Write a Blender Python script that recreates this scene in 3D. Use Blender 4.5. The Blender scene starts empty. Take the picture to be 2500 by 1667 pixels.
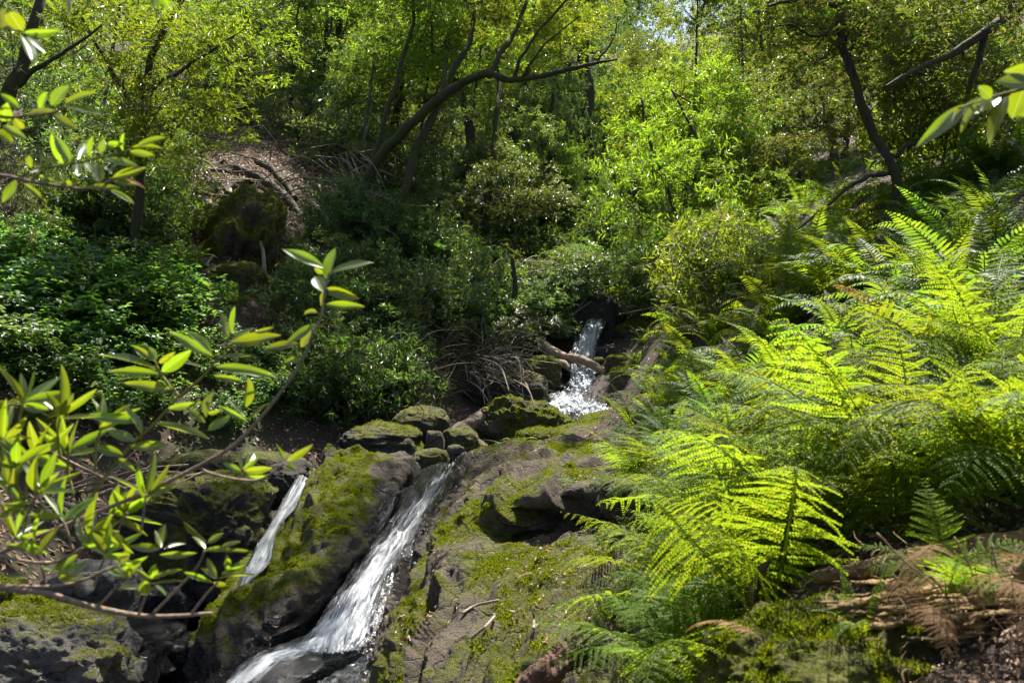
import bpy, math, random
import numpy as np
from mathutils import Matrix, Vector

# ------------------------------------------------------------------ camera, sky, sun, exposure
sc = bpy.context.scene
W0, H0, F0, CZ = 2500.0, 1667.0, 1944.0, 2.0          # photograph pixels, focal length in pixels, eye height
cam_d = bpy.data.cameras.new('camera')
cam = bpy.data.objects.new('camera', cam_d)
sc.collection.objects.link(cam)
cam.location = (0, 0, CZ)
cam.rotation_euler = (math.radians(90), 0, 0)
cam_d.sensor_width = 36.0
cam_d.lens = F0 / W0 * 36.0
cam_d.clip_start, cam_d.clip_end = 0.05, 600.0
cam_d.dof.use_dof = True
cam_d.dof.focus_distance = 8.0
cam_d.dof.aperture_fstop = 5.6
sc.camera = cam

SUN_EL, SUN_AZ = math.radians(63), math.radians(24)    # azimuth: clockwise from straight ahead (+Y)
world = bpy.data.worlds.new('World')
sc.world = world
world.use_nodes = True
wn = world.node_tree
sky = wn.nodes.new('ShaderNodeTexSky')
sky.sky_type = 'NISHITA'
sky.sun_disc = False
sky.sun_elevation = SUN_EL
sky.sun_rotation = SUN_AZ
sky.air_density, sky.dust_density = 1.0, 2.5
bg = wn.nodes['Background']
bg.inputs[1].default_value = 0.072
wn.links.new(sky.outputs[0], bg.inputs[0])
sun_d = bpy.data.lights.new('sun', 'SUN')
sun_d.energy = 5.0
sun_d.angle = math.radians(0.53)
sun_d.color = (1.0, 0.95, 0.86)
sun = bpy.data.objects.new('sun', sun_d)
sc.collection.objects.link(sun)
SUN_DIR = Vector((math.sin(SUN_AZ) * math.cos(SUN_EL), math.cos(SUN_AZ) * math.cos(SUN_EL), math.sin(SUN_EL)))
sun.rotation_euler = (-SUN_DIR).to_track_quat('-Z', 'Y').to_euler()
sun.location = SUN_DIR * 60
vs = sc.view_settings
vs.view_transform = 'Standard'
vs.look = 'None'
vs.exposure = 1.5
vs.gamma = 1.0
vs.use_curve_mapping = False
cy = sc.cycles
cy.max_bounces, cy.diffuse_bounces, cy.glossy_bounces = 7, 4, 2
cy.transmission_bounces, cy.transparent_max_bounces = 5, 8
cy.sample_clamp_indirect = 4.0
cy.use_denoising = True
cy.denoising_prefilter = 'FAST'

R = math.radians
rng = np.random.default_rng(7)
random.seed(7)
col = sc.collection

# ------------------------------------------------------------------ helpers
def P(px, py, d):
    """photograph pixel at depth d (metres along the view axis) -> world point"""
    return np.array([(px - W0 / 2) / F0 * d, d, CZ + (H0 / 2 - py) / F0 * d])

def PX(n, d):
    return n / F0 * d

_perm = np.random.default_rng(3).permutation(256)
_perm = np.concatenate([_perm, _perm, _perm])
_grad = np.random.default_rng(4).normal(size=(256, 3))
_grad /= np.linalg.norm(_grad, axis=1)[:, None]

def noise3(p):
    p = np.asarray(p, float)
    i = np.floor(p).astype(int)
    f = p - i
    u = f * f * f * (f * (f * 6 - 15) + 10)
    i &= 255
    out = np.zeros(len(p))
    for dx in (0, 1):
        wx = u[:, 0] if dx else 1 - u[:, 0]
        for dy in (0, 1):
            wy = u[:, 1] if dy else 1 - u[:, 1]
            for dz in (0, 1):
                wz = u[:, 2] if dz else 1 - u[:, 2]
                h = _perm[_perm[_perm[(i[:, 0] + dx) & 255] + ((i[:, 1] + dy) & 255)] + ((i[:, 2] + dz) & 255)]
                g = _grad[h]
                out += wx * wy * wz * (g[:, 0] * (f[:, 0] - dx) + g[:, 1] * (f[:, 1] - dy) + g[:, 2] * (f[:, 2] - dz))
    return out * 1.6

def fbm(p, oct=4, lac=2.1, gain=0.5):
    p = np.asarray(p, float)
    a, s = 1.0, np.zeros(len(p))
    for k in range(oct):
        s += a * noise3(p + 17.3 * k)
        p = p * lac
        a *= gain
    return s

def ridged(p, oct=4):
    p = np.asarray(p, float)
    a, s = 1.0, np.zeros(len(p))
    for k in range(oct):
        s += a * (1 - 2 * np.abs(noise3(p + 9.1 * k)))
        p = p * 2.1
        a *= 0.5
    return s

def norm(v):
    v = np.asarray(v, float)
    return v / (np.linalg.norm(v, axis=-1, keepdims=True) + 1e-12)

def make_mesh(name, verts, faces, mat=None, smooth=True, attrs=None, uv=None):
    """faces: int array (n,3) or (n,4)"""
    verts = np.asarray(verts, np.float32)
    faces = np.asarray(faces, np.int32)
    me = bpy.data.meshes.new(name)
    n, k = faces.shape
    me.vertices.add(len(verts))
    me.vertices.foreach_set('co', verts.ravel())
    me.loops.add(n * k)
    me.loops.foreach_set('vertex_index', faces.ravel())
    me.polygons.add(n)
    me.polygons.foreach_set('loop_start', np.arange(0, n * k, k, dtype=np.int32))
    me.polygons.foreach_set('loop_total', np.full(n, k, np.int32))
    me.polygons.foreach_set('use_smooth', np.full(n, smooth, bool))
    if attrs:
        for an, av in attrs.items():
            a = me.attributes.new(an, 'FLOAT', 'POINT')
            a.data.foreach_set('value', np.asarray(av, np.float32))
    if uv is not None:
        l = me.uv_layers.new(name='UVMap')
        l.data.foreach_set('uv', np.asarray(uv, np.float32)[faces.ravel()].ravel())
    me.update(calc_edges=True)
    if mat:
        me.materials.append(mat)
    return me

def obj(name, me, parent=None, loc=None, mat=None):
    o = bpy.data.objects.new(name, me)
    col.objects.link(o)
    if parent is not None:
        o.parent = parent
    if loc is not None:
        o.location = [float(v) for v in loc]
    if mat is not None:
        o.material_slots[0].link = 'OBJECT'
        o.material_slots[0].material = mat
    return o

def tag(o, label=None, cat=None, group=None, kind=None):
    if label: o['label'] = label
    if cat: o['category'] = cat
    if group: o['group'] = group
    if kind: o['kind'] = kind
    return o

def empty(name, loc, label, cat, group=None):
    o = bpy.data.objects.new(name, None)
    o.empty_display_size = 0.1
    col.objects.link(o)
    o.location = [float(v) for v in loc]
    return tag(o, label, cat, group)

class MB:
    """collects triangle geometry from several shapes into one mesh"""
    def __init__(s):
        s.v, s.f, s.n = [], [], 0
    def add(s, v, f):
        v = np.asarray(v, float); f = np.asarray(f, int)
        if f.shape[1] == 4:
            f = np.concatenate([f[:, [0, 1, 2]], f[:, [0, 2, 3]]])
        s.v.append(v); s.f.append(f + s.n); s.n += len(v)
    def mesh(s, name, mat, smooth=True, **kw):
        return make_mesh(name, np.concatenate(s.v), np.concatenate(s.f), mat, smooth, **kw)

def catmull(pts, n):
    """resample a polyline (with any number of columns) smoothly to n points"""
    p = np.asarray(pts, float)
    if len(p) == 2:
        t = np.linspace(0, 1, n)[:, None]
        return p[0] * (1 - t) + p[1] * t
    q = np.vstack([2 * p[0] - p[1], p, 2 * p[-1] - p[-2]])
    t = np.linspace(0, len(p) - 1 - 1e-9, n)
    i = np.floor(t).astype(int)
    f = (t - i)[:, None]
    a, b, c, d = q[i], q[i + 1], q[i + 2], q[i + 3]
    return 0.5 * (2 * b + (c - a) * f + (2 * a - 5 * b + 4 * c - d) * f ** 2 + (3 * b - a - 3 * c + d) * f ** 3)

def tube(path, rad, seg=8, n=None, rough=0.0, scale=6.0, seed=0.0, caps=True, grain=0.0, wander=0.0):
    """tapered tube along a smooth path; returns verts, quad faces"""
    path = np.asarray(path, float)
    rad = np.asarray(rad, float) * np.ones(len(path))
    n = n or max(4, (len(path) - 1) * 4 + 1)
    q = catmull(np.column_stack([path, rad]), n)
    c, r = q[:, :3], np.maximum(q[:, 3], 1e-4)
    if wander:
        ll = np.concatenate([[0], np.cumsum(np.linalg.norm(np.diff(c, axis=0), axis=1))])
        w3 = np.column_stack([fbm(np.column_stack([ll / (r.mean() * 14), np.full(n, 3.3 * k + seed), np.zeros(n)]), 3) for k in range(3)])
        c = c + w3 * r[:, None] * wander
    t = norm(np.gradient(c, axis=0))
    ref = np.array([0.0, 0.0, 1.0]) if abs(t[0][2]) < 0.9 else np.array([1.0, 0.0, 0.0])
    u = np.zeros_like(c)
    u[0] = norm(np.cross(t[0], ref))
    for k in range(1, n):
        w = u[k - 1] - t[k] * np.dot(u[k - 1], t[k])
        u[k] = norm(w)
    w = np.cross(t, u)
    a = np.linspace(0, 2 * np.pi, seg, endpoint=False)
    v = c[:, None, :] + r[:, None, None] * (np.cos(a)[None, :, None] * u[:, None, :] + np.sin(a)[None, :, None] * w[:, None, :])
    v = v.reshape(-1, 3)
    if rough > 0:
        cc = np.repeat(c, seg, axis=0)
        d = v - cc
        m_ = 1 + rough * fbm(v * scale + seed, 3)
        if grain:
            ll = np.repeat(np.concatenate([[0], np.cumsum(np.linalg.norm(np.diff(c, axis=0), axis=1))]), seg)
            aa = np.tile(a, n)
            gp = np.column_stack([np.cos(aa) * 3.2, np.sin(aa) * 3.2, ll / (r.mean() * 9)]) + seed
            m_ = m_ + grain * ridged(gp, 3) * .5
        v = cc + d * m_[:, None]
    i, j = np.meshgrid(np.arange(n - 1), np.arange(seg), indexing='ij')
    j2 = (j + 1) % seg
    f = np.stack([i * seg + j, i * seg + j2, (i + 1) * seg + j2, (i + 1) * seg + j], -1).reshape(-1, 4)
    if caps:
        m = len(v)
        v = np.vstack([v, c[0], c[-1]])
        k = np.arange(seg); k2 = (k + 1) % seg
        f = np.vstack([f, np.stack([k2, k, np.full(seg, m), np.full(seg, m)], -1),
                       np.stack([(n - 1) * seg + k, (n - 1) * seg + k2, np.full(seg, m + 1), np.full(seg, m + 1)], -1)])
        # degenerate quads become triangles in MB
    return v, f

def tris(f):
    """quads -> triangles, dropping degenerate ones"""
    f = np.asarray(f)
    t = np.concatenate([f[:, [0, 1, 2]], f[:, [0, 2, 3]]])
    ok = (t[:, 0] != t[:, 1]) & (t[:, 1] != t[:, 2]) & (t[:, 0] != t[:, 2])
    return t[ok]

def leaf_geo(base, d, nrm, L, Wd, fold=0.25, six=False):
    """folded leaves: base (n,3), direction, normal, length, width -> verts, tris"""
    n = len(base)
    d = norm(d)
    s = norm(np.cross(d, nrm))
    nn = np.cross(s, d)
    L = np.broadcast_to(L, (n,))[:, None]; Wd = np.broadcast_to(Wd, (n,))[:, None]
    if not six:
        m = base + d * L * 0.45
        v = np.stack([base, m + s * Wd * .5 + nn * Wd * fold, base + d * L - nn * L * .06, m - s * Wd * .5 + nn * Wd * fold], 1).reshape(-1, 3)
        k = np.arange(n)[:, None] * 4
        f = np.concatenate([k + [0, 2, 1], k + [0, 3, 2]])
        return v, f
    a = base + d * L * .28 + nn * L * .03; b = base + d * L * .65 + nn * L * .02
    tip = base + d * L - nn * L * .08
    e = s * Wd * .5; h = nn * Wd * fold
    v = np.stack([base, a + e * .9 + h, a, a - e * .9 + h, b + e * .8 + h * .8, b, b - e * .8 + h * .8, tip], 1).reshape(-1, 3)
    k = np.arange(n)[:, None] * 8
    f = np.concatenate([k + q for q in ([0, 2, 1], [0, 3, 2], [1, 2, 5], [1, 5, 4], [2, 3, 6], [2, 6, 5], [4, 5, 7], [5, 6, 7])])
    return v, f

def rdir(n, g=None):
    g = g or rng
    return norm(g.normal(size=(n, 3)))

# ------------------------------------------------------------------ materials
def mat_new(name):
    m = bpy.data.materials.new(name)
    m.use_nodes = True
    nt = m.node_tree
    b = nt.nodes['Principled BSDF']
    return m, nt, b

def N(nt, t, **kw):
    n = nt.nodes.new(t)
    for k, v in kw.items():
        setattr(n, k, v)
    return n

def ramp(nt, fac, stops):
    r = N(nt, 'ShaderNodeValToRGB')
    el = r.color_ramp.elements
    while len(el) < len(stops):
        el.new(0.5)
    for e, (p, c) in zip(el, stops):
        e.position = p
        e.color = (*c, 1) if len(c) == 3 else c
    nt.links.new(fac, r.inputs[0])
    return r.outputs[0]

def mixc(nt, fac, a, b):
    m = N(nt, 'ShaderNodeMix', data_type='RGBA')
    for s, v in ((m.inputs[0], fac), (m.inputs[6], a), (m.inputs[7], b)):
        if hasattr(v, 'is_linked'):
            nt.links.new(v, s)
        elif isinstance(v, tuple):
            s.default_value = (*v, 1)
        else:
            s.default_value = v
    return m.outputs[2]

def math_(nt, op, a, b=0.0, clamp=False):
    m = N(nt, 'ShaderNodeMath', operation=op, use_clamp=clamp)
    for s, v in ((m.inputs[0], a), (m.inputs[1], b)):
        if hasattr(v, 'is_linked'):
            nt.links.new(v, s)
        else:
            s.default_value = v
    return m.outputs[0]

def noise_n(nt, scale, detail=4, rough=0.55, vec=None, dist=0.0):
    t = N(nt, 'ShaderNodeTexNoise')
    t.inputs['Scale'].default_value = scale
    t.inputs['Detail'].default_value = detail
    t.inputs['Roughness'].default_value = rough
    t.inputs['Distortion'].default_value = dist
    if vec is not None:
        nt.links.new(vec, t.inputs['Vector'])
    return t.outputs['Fac']

def coords(nt):
    return N(nt, 'ShaderNodeTexCoord').outputs['Object']

def geopos(nt):
    return N(nt, 'ShaderNodeNewGeometry').outputs['Position']

def attr(nt, name):
    a = N(nt, 'ShaderNodeAttribute')
    a.attribute_name = name
    return a.outputs['Fac']

def bump(nt, h, strength, dist, bsdf):
    b = N(nt, 'ShaderNodeBump')
    b.inputs['Strength'].default_value = strength
    b.inputs['Distance'].default_value = dist
    nt.links.new(h, b.inputs['Height'])
    nt.links.new(b.outputs[0], bsdf.inputs['Normal'])
    return b

def leaf_mat(name, cols, trans, tw=0.5, rough=0.32, spec=0.5, obvar=0.0):
    """leaf: glossy reflecting side + translucent light through; colour varies leaf by leaf"""
    m, nt, b = mat_new(name)
    g = N(nt, 'ShaderNodeNewGeometry')
    rnd = g.outputs['Random Per Island']
    c = ramp(nt, rnd, [(i / max(1, len(cols) - 1), q) for i, q in enumerate(cols)])
    t = ramp(nt, rnd, [(i / max(1, len(trans) - 1), q) for i, q in enumerate(trans)])
    if obvar:
        oi = N(nt, 'ShaderNodeObjectInfo')
        hv = N(nt, 'ShaderNodeHueSaturation')
        hv2 = N(nt, 'ShaderNodeHueSaturation')
        hue = math_(nt, 'MULTIPLY_ADD', oi.outputs['Random'], obvar)
        nt.nodes[-1].inputs[2].default_value = 0.5 - obvar / 2
        val = math_(nt, 'MULTIPLY_ADD', oi.outputs['Random'], 0.5)
        nt.nodes[-1].inputs[2].default_value = 0.75
        for h_, cc in ((hv, c), (hv2, t)):
            nt.links.new(hue, h_.inputs['Hue']); nt.links.new(val, h_.inputs['Value']); nt.links.new(cc, h_.inputs['Color'])
        c, t = hv.outputs[0], hv2.outputs[0]
    nt.links.new(c, b.inputs['Base Color'])
    b.inputs['Roughness'].default_value = rough
    b.inputs['Specular IOR Level'].default_value = spec
    tr = N(nt, 'ShaderNodeBsdfTranslucent')
    nt.links.new(t, tr.inputs[0])
    mx = N(nt, 'ShaderNodeMixShader')
    mx.inputs[0].default_value = tw
    nt.links.new(b.outputs[0], mx.inputs[1]); nt.links.new(tr.outputs[0], mx.inputs[2])
    nt.links.new(mx.outputs[0], nt.nodes['Material Output'].inputs[0])
    return m

M = {}
M['leaf_bright'] = leaf_mat('leaf_bright', [(.045, .085, .012), (.07, .12, .015), (.10, .14, .015)], [(.18, .31, .012), (.29, .42, .015), (.44, .50, .02)], .52, .40, .9, .03)
M['leaf_mid'] = leaf_mat('leaf_mid', [(.035, .07, .015), (.055, .10, .02), (.08, .12, .02)], [(.18, .31, .018), (.30, .43, .02), (.46, .55, .02)], .50, .40, 1.0, .05)
M['leaf_gloss'] = leaf_mat('leaf_gloss', [(.035, .065, .025), (.05, .085, .03), (.07, .11, .03)], [(.14, .25, .03), (.22, .34, .035), (.40, .48, .03)], .38, .40, 1.4, .05)
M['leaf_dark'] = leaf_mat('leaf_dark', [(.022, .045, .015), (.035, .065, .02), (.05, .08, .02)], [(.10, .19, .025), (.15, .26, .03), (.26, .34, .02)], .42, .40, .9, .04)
M['leaf_brown'] = leaf_mat('leaf_brown', [(.035, .06, .015), (.04, .065, .018), (.05, .07, .02), (.05, .07, .02), (.06, .075, .02), (.13, .07, .04)], [(.14, .22, .02), (.18, .26, .02), (.22, .30, .02), (.20, .28, .02), (.24, .26, .03), (.28, .14, .05)], .45, .42, .8, .03)
M['leaf_broad'] = leaf_mat('leaf_broad', [(.03, .085, .025), (.045, .11, .03), (.06, .13, .03)], [(.12, .30, .03), (.20, .40, .04), (.34, .50, .04)], .46, .42, 1.0, .03)
M['leaf_hero'] = leaf_mat('leaf_hero', [(.035, .07, .010), (.06, .10, .012)], [(.23, .34, .006), (.32, .41, .008)], .52, .33, 1.4, .05)
_nt = M['leaf_hero'].node_tree
_oc = N(_nt, 'ShaderNodeTexCoord'); _sx = N(_nt, 'ShaderNodeSeparateXYZ'); _nt.links.new(_oc.outputs['Object'], _sx.inputs[0])
_ab = math_(_nt, 'ABSOLUTE', _sx.outputs[1])
_rib = ramp(_nt, _ab, [(.018, (1, 1, 1)), (.05, (0, 0, 0))])
_vn = N(_nt, 'ShaderNodeTexWave'); _vn.inputs['Scale'].default_value = 6.0; _vn.inputs['Distortion'].default_value = 2.0
_nt.links.new(_oc.outputs['Object'], _vn.inputs[0])
_oi = N(_nt, 'ShaderNodeObjectInfo'); _vm = N(_nt, 'ShaderNodeVectorMath', operation='MULTIPLY_ADD'); _cb = N(_nt, 'ShaderNodeCombineXYZ')
_nt.links.new(math_(_nt, 'MULTIPLY', _oi.outputs['Random'], 50.0), _cb.inputs[0])
_nt.links.new(_oc.outputs['Object'], _vm.inputs[0]); _vm.inputs[1].default_value = (1, .35, 1); _nt.links.new(_cb.outputs[0], _vm.inputs[2])
_spot = ramp(_nt, noise_n(_nt, 9.0, 3, .6, _vm.outputs[0]), [(.70, (0, 0, 0)), (.74, (.8, .8, .8))])
for _n in list(_nt.nodes):
    if _n.type in ('BSDF_TRANSLUCENT', 'BSDF_PRINCIPLED'):
        _in = _n.inputs[0]; _src = _in.links[0].from_socket
        _c = mixc(_nt, math_(_nt, 'MULTIPLY', _rib, .5), _src, (.55, .58, .10))
        _c = mixc(_nt, math_(_nt, 'MULTIPLY', _vn.outputs['Fac'], .14), _c, (.10, .14, .01))
        _c = mixc(_nt, _spot, _c, (.16, .09, .015))
        _nt.links.new(_c, _in)
M['leaf_orange'] = leaf_mat('leaf_orange', [(.25, .10, .02), (.28, .12, .02)], [(.6, .25, .03), (.6, .3, .03)], .5, .4, .5)
M['fern'] = leaf_mat('fern', [(.055, .10, .010), (.075, .13, .012), (.10, .15, .015)], [(.19, .30, .010), (.29, .39, .012), (.40, .45, .02)], .55, .52, .22, .035)
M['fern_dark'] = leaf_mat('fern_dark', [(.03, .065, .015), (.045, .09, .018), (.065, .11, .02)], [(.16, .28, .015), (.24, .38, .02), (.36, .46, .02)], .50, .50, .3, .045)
M['fern_dead'] = leaf_mat('fern_dead', [(.16, .09, .04), (.22, .13, .06), (.10, .06, .03)], [(.30, .16, .05), (.36, .2, .07), (.2, .1, .04)], .35, .7, .2, .02)
M['litter'] = leaf_mat('litter', [(.09, .045, .022), (.18, .10, .055), (.28, .18, .11), (.42, .31, .22), (.13, .06, .03)], [(.2, .1, .05), (.3, .18, .1), (.3, .2, .1), (.3, .2, .1), (.2, .1, .05)], .15, .6, .3)
M['moss_fuzz'] = leaf_mat('moss_fuzz', [(.04, .055, .003), (.08, .10, .004), (.15, .16, .006)], [(.13, .19, .004), (.25, .31, .006), (.40, .42, .01)], .4, .8, .1)

def bark_mat(name, c0, c1, moss=0.0, scale=1.0, st=(1, 1, .3)):
    m, nt, b = mat_new(name)
    co = geopos(nt)
    mp = N(nt, 'ShaderNodeMapping')
    mp.inputs['Scale'].default_value = st
    nt.links.new(co, mp.inputs[0])
    n1 = noise_n(nt, 30 * scale, 6, .65, mp.outputs[0])
    c = ramp(nt, n1, [(.3, c0), (.7, c1)])
    if moss:
        n2 = noise_n(nt, 5, 5, .6, co)
        f = ramp(nt, n2, [(.55 - moss * .3, (0, 0, 0)), (.68 - moss * .3, (1, 1, 1))])
        c = mixc(nt, f, c, (.045, .045, .006))
    nt.links.new(c, b.inputs['Base Color'])
    b.inputs['Roughness'].default_value = .85
    bump(nt, n1, .9, .02 / scale, b)
    return m

M['bark'] = bark_mat('bark', (.016, .012, .008), (.075, .057, .04), .3)
M['bark_moss'] = bark_mat('bark_moss', (.018, .013, .008), (.08, .06, .04), .5)
M['bark_pale'] = bark_mat('bark_pale', (.12, .09, .07), (.36, .30, .25), 0, 1.5)
M['bark_red'] = bark_mat('bark_red', (.03, .014, .008), (.17, .085, .05), .25, 1.2)
M['wood_grey'] = bark_mat('wood_grey', (.12, .085, .06), (.36, .27, .20), .05)
M['twig_tan'] = bark_mat('twig_tan', (.13, .08, .05), (.34, .25, .18), 0, 3)
M['stalk_brown'] = bark_mat('stalk_brown', (.12, .065, .03), (.30, .19, .10), 0, 3)
M['twig_green'] = bark_mat('twig_green', (.14, .13, .02), (.25, .24, .04), 0, 3)
M['rot_wood'] = bark_mat('rot_wood', (.022, .012, .004), (.32, .20, .07), .05, .9, (.12, 1, 1))

def rock_mat(name, c0, c1, moss_c0=(.040, .046, .004), moss_c1=(.20, .20, .008)):
    m, nt, b = mat_new(name)
    co = geopos(nt)
    n1 = noise_n(nt, 3.5, 8, .62, co)
    n2 = noise_n(nt, 22, 8, .7, co)
    n3 = noise_n(nt, 90, 5, .7, co)
    c = ramp(nt, n1, [(.3, c0), (.7, c1)])
    c = mixc(nt, math_(nt, 'MULTIPLY', n2, .40), c, (.05, .042, .032))
    lich = ramp(nt, noise_n(nt, 9, 6, .7, co), [(.60, (0, 0, 0)), (.68, (1, 1, 1))])
    c = mixc(nt, math_(nt, 'MULTIPLY', lich, .40), c, (.27, .26, .21))
    dn = N(nt, 'ShaderNodeTexNoise'); dn.inputs['Scale'].default_value = 2.5; dn.inputs['Detail'].default_value = 5
    nt.links.new(co, dn.inputs['Vector'])
    wv = N(nt, 'ShaderNodeVectorMath', operation='MULTIPLY_ADD')
    nt.links.new(dn.outputs['Color'], wv.inputs[0]); wv.inputs[1].default_value = (.5, .5, .5); nt.links.new(co, wv.inputs[2])
    mpc = N(nt, 'ShaderNodeMapping'); mpc.inputs['Scale'].default_value = (1, 1, 2.6); mpc.inputs['Rotation'].default_value = (.3, -.3, 0)
    nt.links.new(wv.outputs[0], mpc.inputs[0])
    vc = N(nt, 'ShaderNodeTexVoronoi', feature='DISTANCE_TO_EDGE'); vc.inputs['Scale'].default_value = 3.2
    nt.links.new(mpc.outputs[0], vc.inputs['Vector'])
    crack = ramp(nt, vc.outputs['Distance'], [(0.0, (0, 0, 0)), (.05, (1, 1, 1))])
    c = mixc(nt, crack, mixc(nt, .75, c, (.012, .010, .008)), c)
    mc = ramp(nt, noise_n(nt, 14, 7, .7, co), [(.3, moss_c0), (.55, ((moss_c0[0] + moss_c1[0]) / 2, (moss_c0[1] + moss_c1[1]) / 2, .008)), (.72, moss_c1)])
    mo = math_(nt, 'ADD', attr(nt, 'moss'), math_(nt, 'MULTIPLY', math_(nt, 'SUBTRACT', n2, .5), 1.0))
    mf = ramp(nt, mo, [(.42, (0, 0, 0)), (.58, (1, 1, 1))])
    c = mixc(nt, mf, c, mc)
    wet = ramp(nt, math_(nt, 'ADD', attr(nt, 'wet'), math_(nt, 'MULTIPLY', math_(nt, 'SUBTRACT', n2, .5), .6)), [(.35, (0, 0, 0)), (.6, (1, 1, 1))])
    c = mixc(nt, wet, c, mixc(nt, .82, c, (.008, .008, .009)))
    nt.links.new(c, b.inputs['Base Color'])
    ro = N(nt, 'ShaderNodeMix')
    nt.links.new(wet, ro.inputs[0]); ro.inputs[2].default_value = .85; ro.inputs[3].default_value = .27
    nt.links.new(ro.outputs[0], b.inputs['Roughness'])
    h = math_(nt, 'ADD', math_(nt, 'ADD', n2, math_(nt, 'MULTIPLY', n3, .6)), math_(nt, 'MULTIPLY', crack, .35))
    bump(nt, h, 1.0, .075, b)
    return m

M['rock'] = rock_mat('rock', (.062, .047, .031), (.25, .19, .125))
M['rock_grey'] = rock_mat('rock_grey', (.08, .078, .072), (.24, .23, .21))
M['rock_dark'] = rock_mat('rock_dark', (.025, .021, .016), (.09, .076, .06))

def soil_mat():
    m, nt, b = mat_new('forest_floor')
    co = geopos(nt)
    n1 = noise_n(nt, 1.3, 8, .65, co)
    n2 = noise_n(nt, 18, 8, .75, co)
    n3 = noise_n(nt, 60, 6, .7, co)
    c = ramp(nt, n2, [(.25, (.035, .022, .015)), (.5, (.075, .048, .034)), (.66, (.15, .10, .076)), (.8, (.24, .18, .14))])
    g = ramp(nt, math_(nt, 'ADD', n1, math_(nt, 'MULTIPLY', n3, .25)), [(.6, (0, 0, 0)), (.74, (1, 1, 1))])
    c = mixc(nt, math_(nt, 'MULTIPLY', g, .8), c, (.05, .075, .012))
    wet = attr(nt, 'wet')
    c = mixc(nt, wet, c, mixc(nt, .75, c, (.01, .01, .01)))
    nt.links.new(c, b.inputs['Base Color'])
    ro = N(nt, 'ShaderNodeMix')
    nt.links.new(wet, ro.inputs[0]); ro.inputs[2].default_value = .9; ro.inputs[3].default_value = .25
    nt.links.new(ro.outputs[0], b.inputs['Roughness'])
    bump(nt, math_(nt, 'ADD', n2, n3), 1.0, .05, b)
    return m
M['soil'] = soil_mat()

def water_mat(name, thr, su, sv, soft=.16, wc=1.0):
    """running water: clear glossy film with white aerated streaks along the flow (u across, v along)"""
    m, nt, b = mat_new(name)
    uv = N(nt, 'ShaderNodeUVMap')
    mp = N(nt, 'ShaderNodeMapping'); mp.inputs['Scale'].default_value = (su, sv, 1)
    nt.links.new(uv.outputs[0], mp.inputs[0])
    n1 = noise_n(nt, 1, 6, .62, mp.outputs[0], .8)
    mp2 = N(nt, 'ShaderNodeMapping'); mp2.inputs['Scale'].default_value = (su * 3.2, sv * 2.2, 1)
    nt.links.new(uv.outputs[0], mp2.inputs[0])
    n2 = noise_n(nt, 1, 4, .6, mp2.outputs[0], .4)
    s = math_(nt, 'ADD', math_(nt, 'MULTIPLY', n1, .65), math_(nt, 'MULTIPLY', n2, .35))
    s = math_(nt, 'ADD', s, attr(nt, 'foam'))
    f = ramp(nt, s, [(thr - soft, (0, 0, 0)), (thr, (.35, .35, .35)), (thr + soft, (.95, .95, .95))])
    b.inputs['Base Color'].default_value = (.66 * wc, .70 * wc, .74 * wc, 1)
    b.inputs['Roughness'].default_value = .35
    tl = N(nt, 'ShaderNodeBsdfTranslucent'); tl.inputs[0].default_value = (.66 * wc, .72 * wc, .78 * wc, 1)
    wm = N(nt, 'ShaderNodeMixShader'); wm.inputs[0].default_value = .35
    nt.links.new(b.outputs[0], wm.inputs[1]); nt.links.new(tl.outputs[0], wm.inputs[2])
    tp = N(nt, 'ShaderNodeBsdfTransparent'); tp.inputs[0].default_value = (.88, .93, .95, 1)
    gl = N(nt, 'ShaderNodeBsdfGlossy'); gl.inputs['Roughness'].default_value = .14
    fr = N(nt, 'ShaderNodeFresnel'); fr.inputs[0].default_value = 1.33
    cw = N(nt, 'ShaderNodeMixShader')
    nt.links.new(fr.outputs[0], cw.inputs[0]); nt.links.new(tp.outputs[0], cw.inputs[1]); nt.links.new(gl.outputs[0], cw.inputs[2])
    mx = N(nt, 'ShaderNodeMixShader')
    nt.links.new(f, mx.inputs[0]); nt.links.new(cw.outputs[0], mx.inputs[1]); nt.links.new(wm.outputs[0], mx.inputs[2])
    nt.links.new(mx.outputs[0], nt.nodes['Material Output'].inputs[0])
    bp = N(nt, 'ShaderNodeBump'); bp.inputs['Strength'].default_value = .8; bp.inputs['Distance'].default_value = .03
    nt.links.new(s, bp.inputs['Height'])
    for q in (b, gl, fr, tl):
        nt.links.new(bp.outputs[0], q.inputs['Normal'])
    return m
M['water_slide'] = water_mat('water_slide', .56, 22, 4.6, .11)
M['water_thin'] = water_mat('water_thin', .60, 22, 6)
M['water_fall'] = water_mat('water_fall', .53, 10, 2.8, .15, 1.2)

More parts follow.
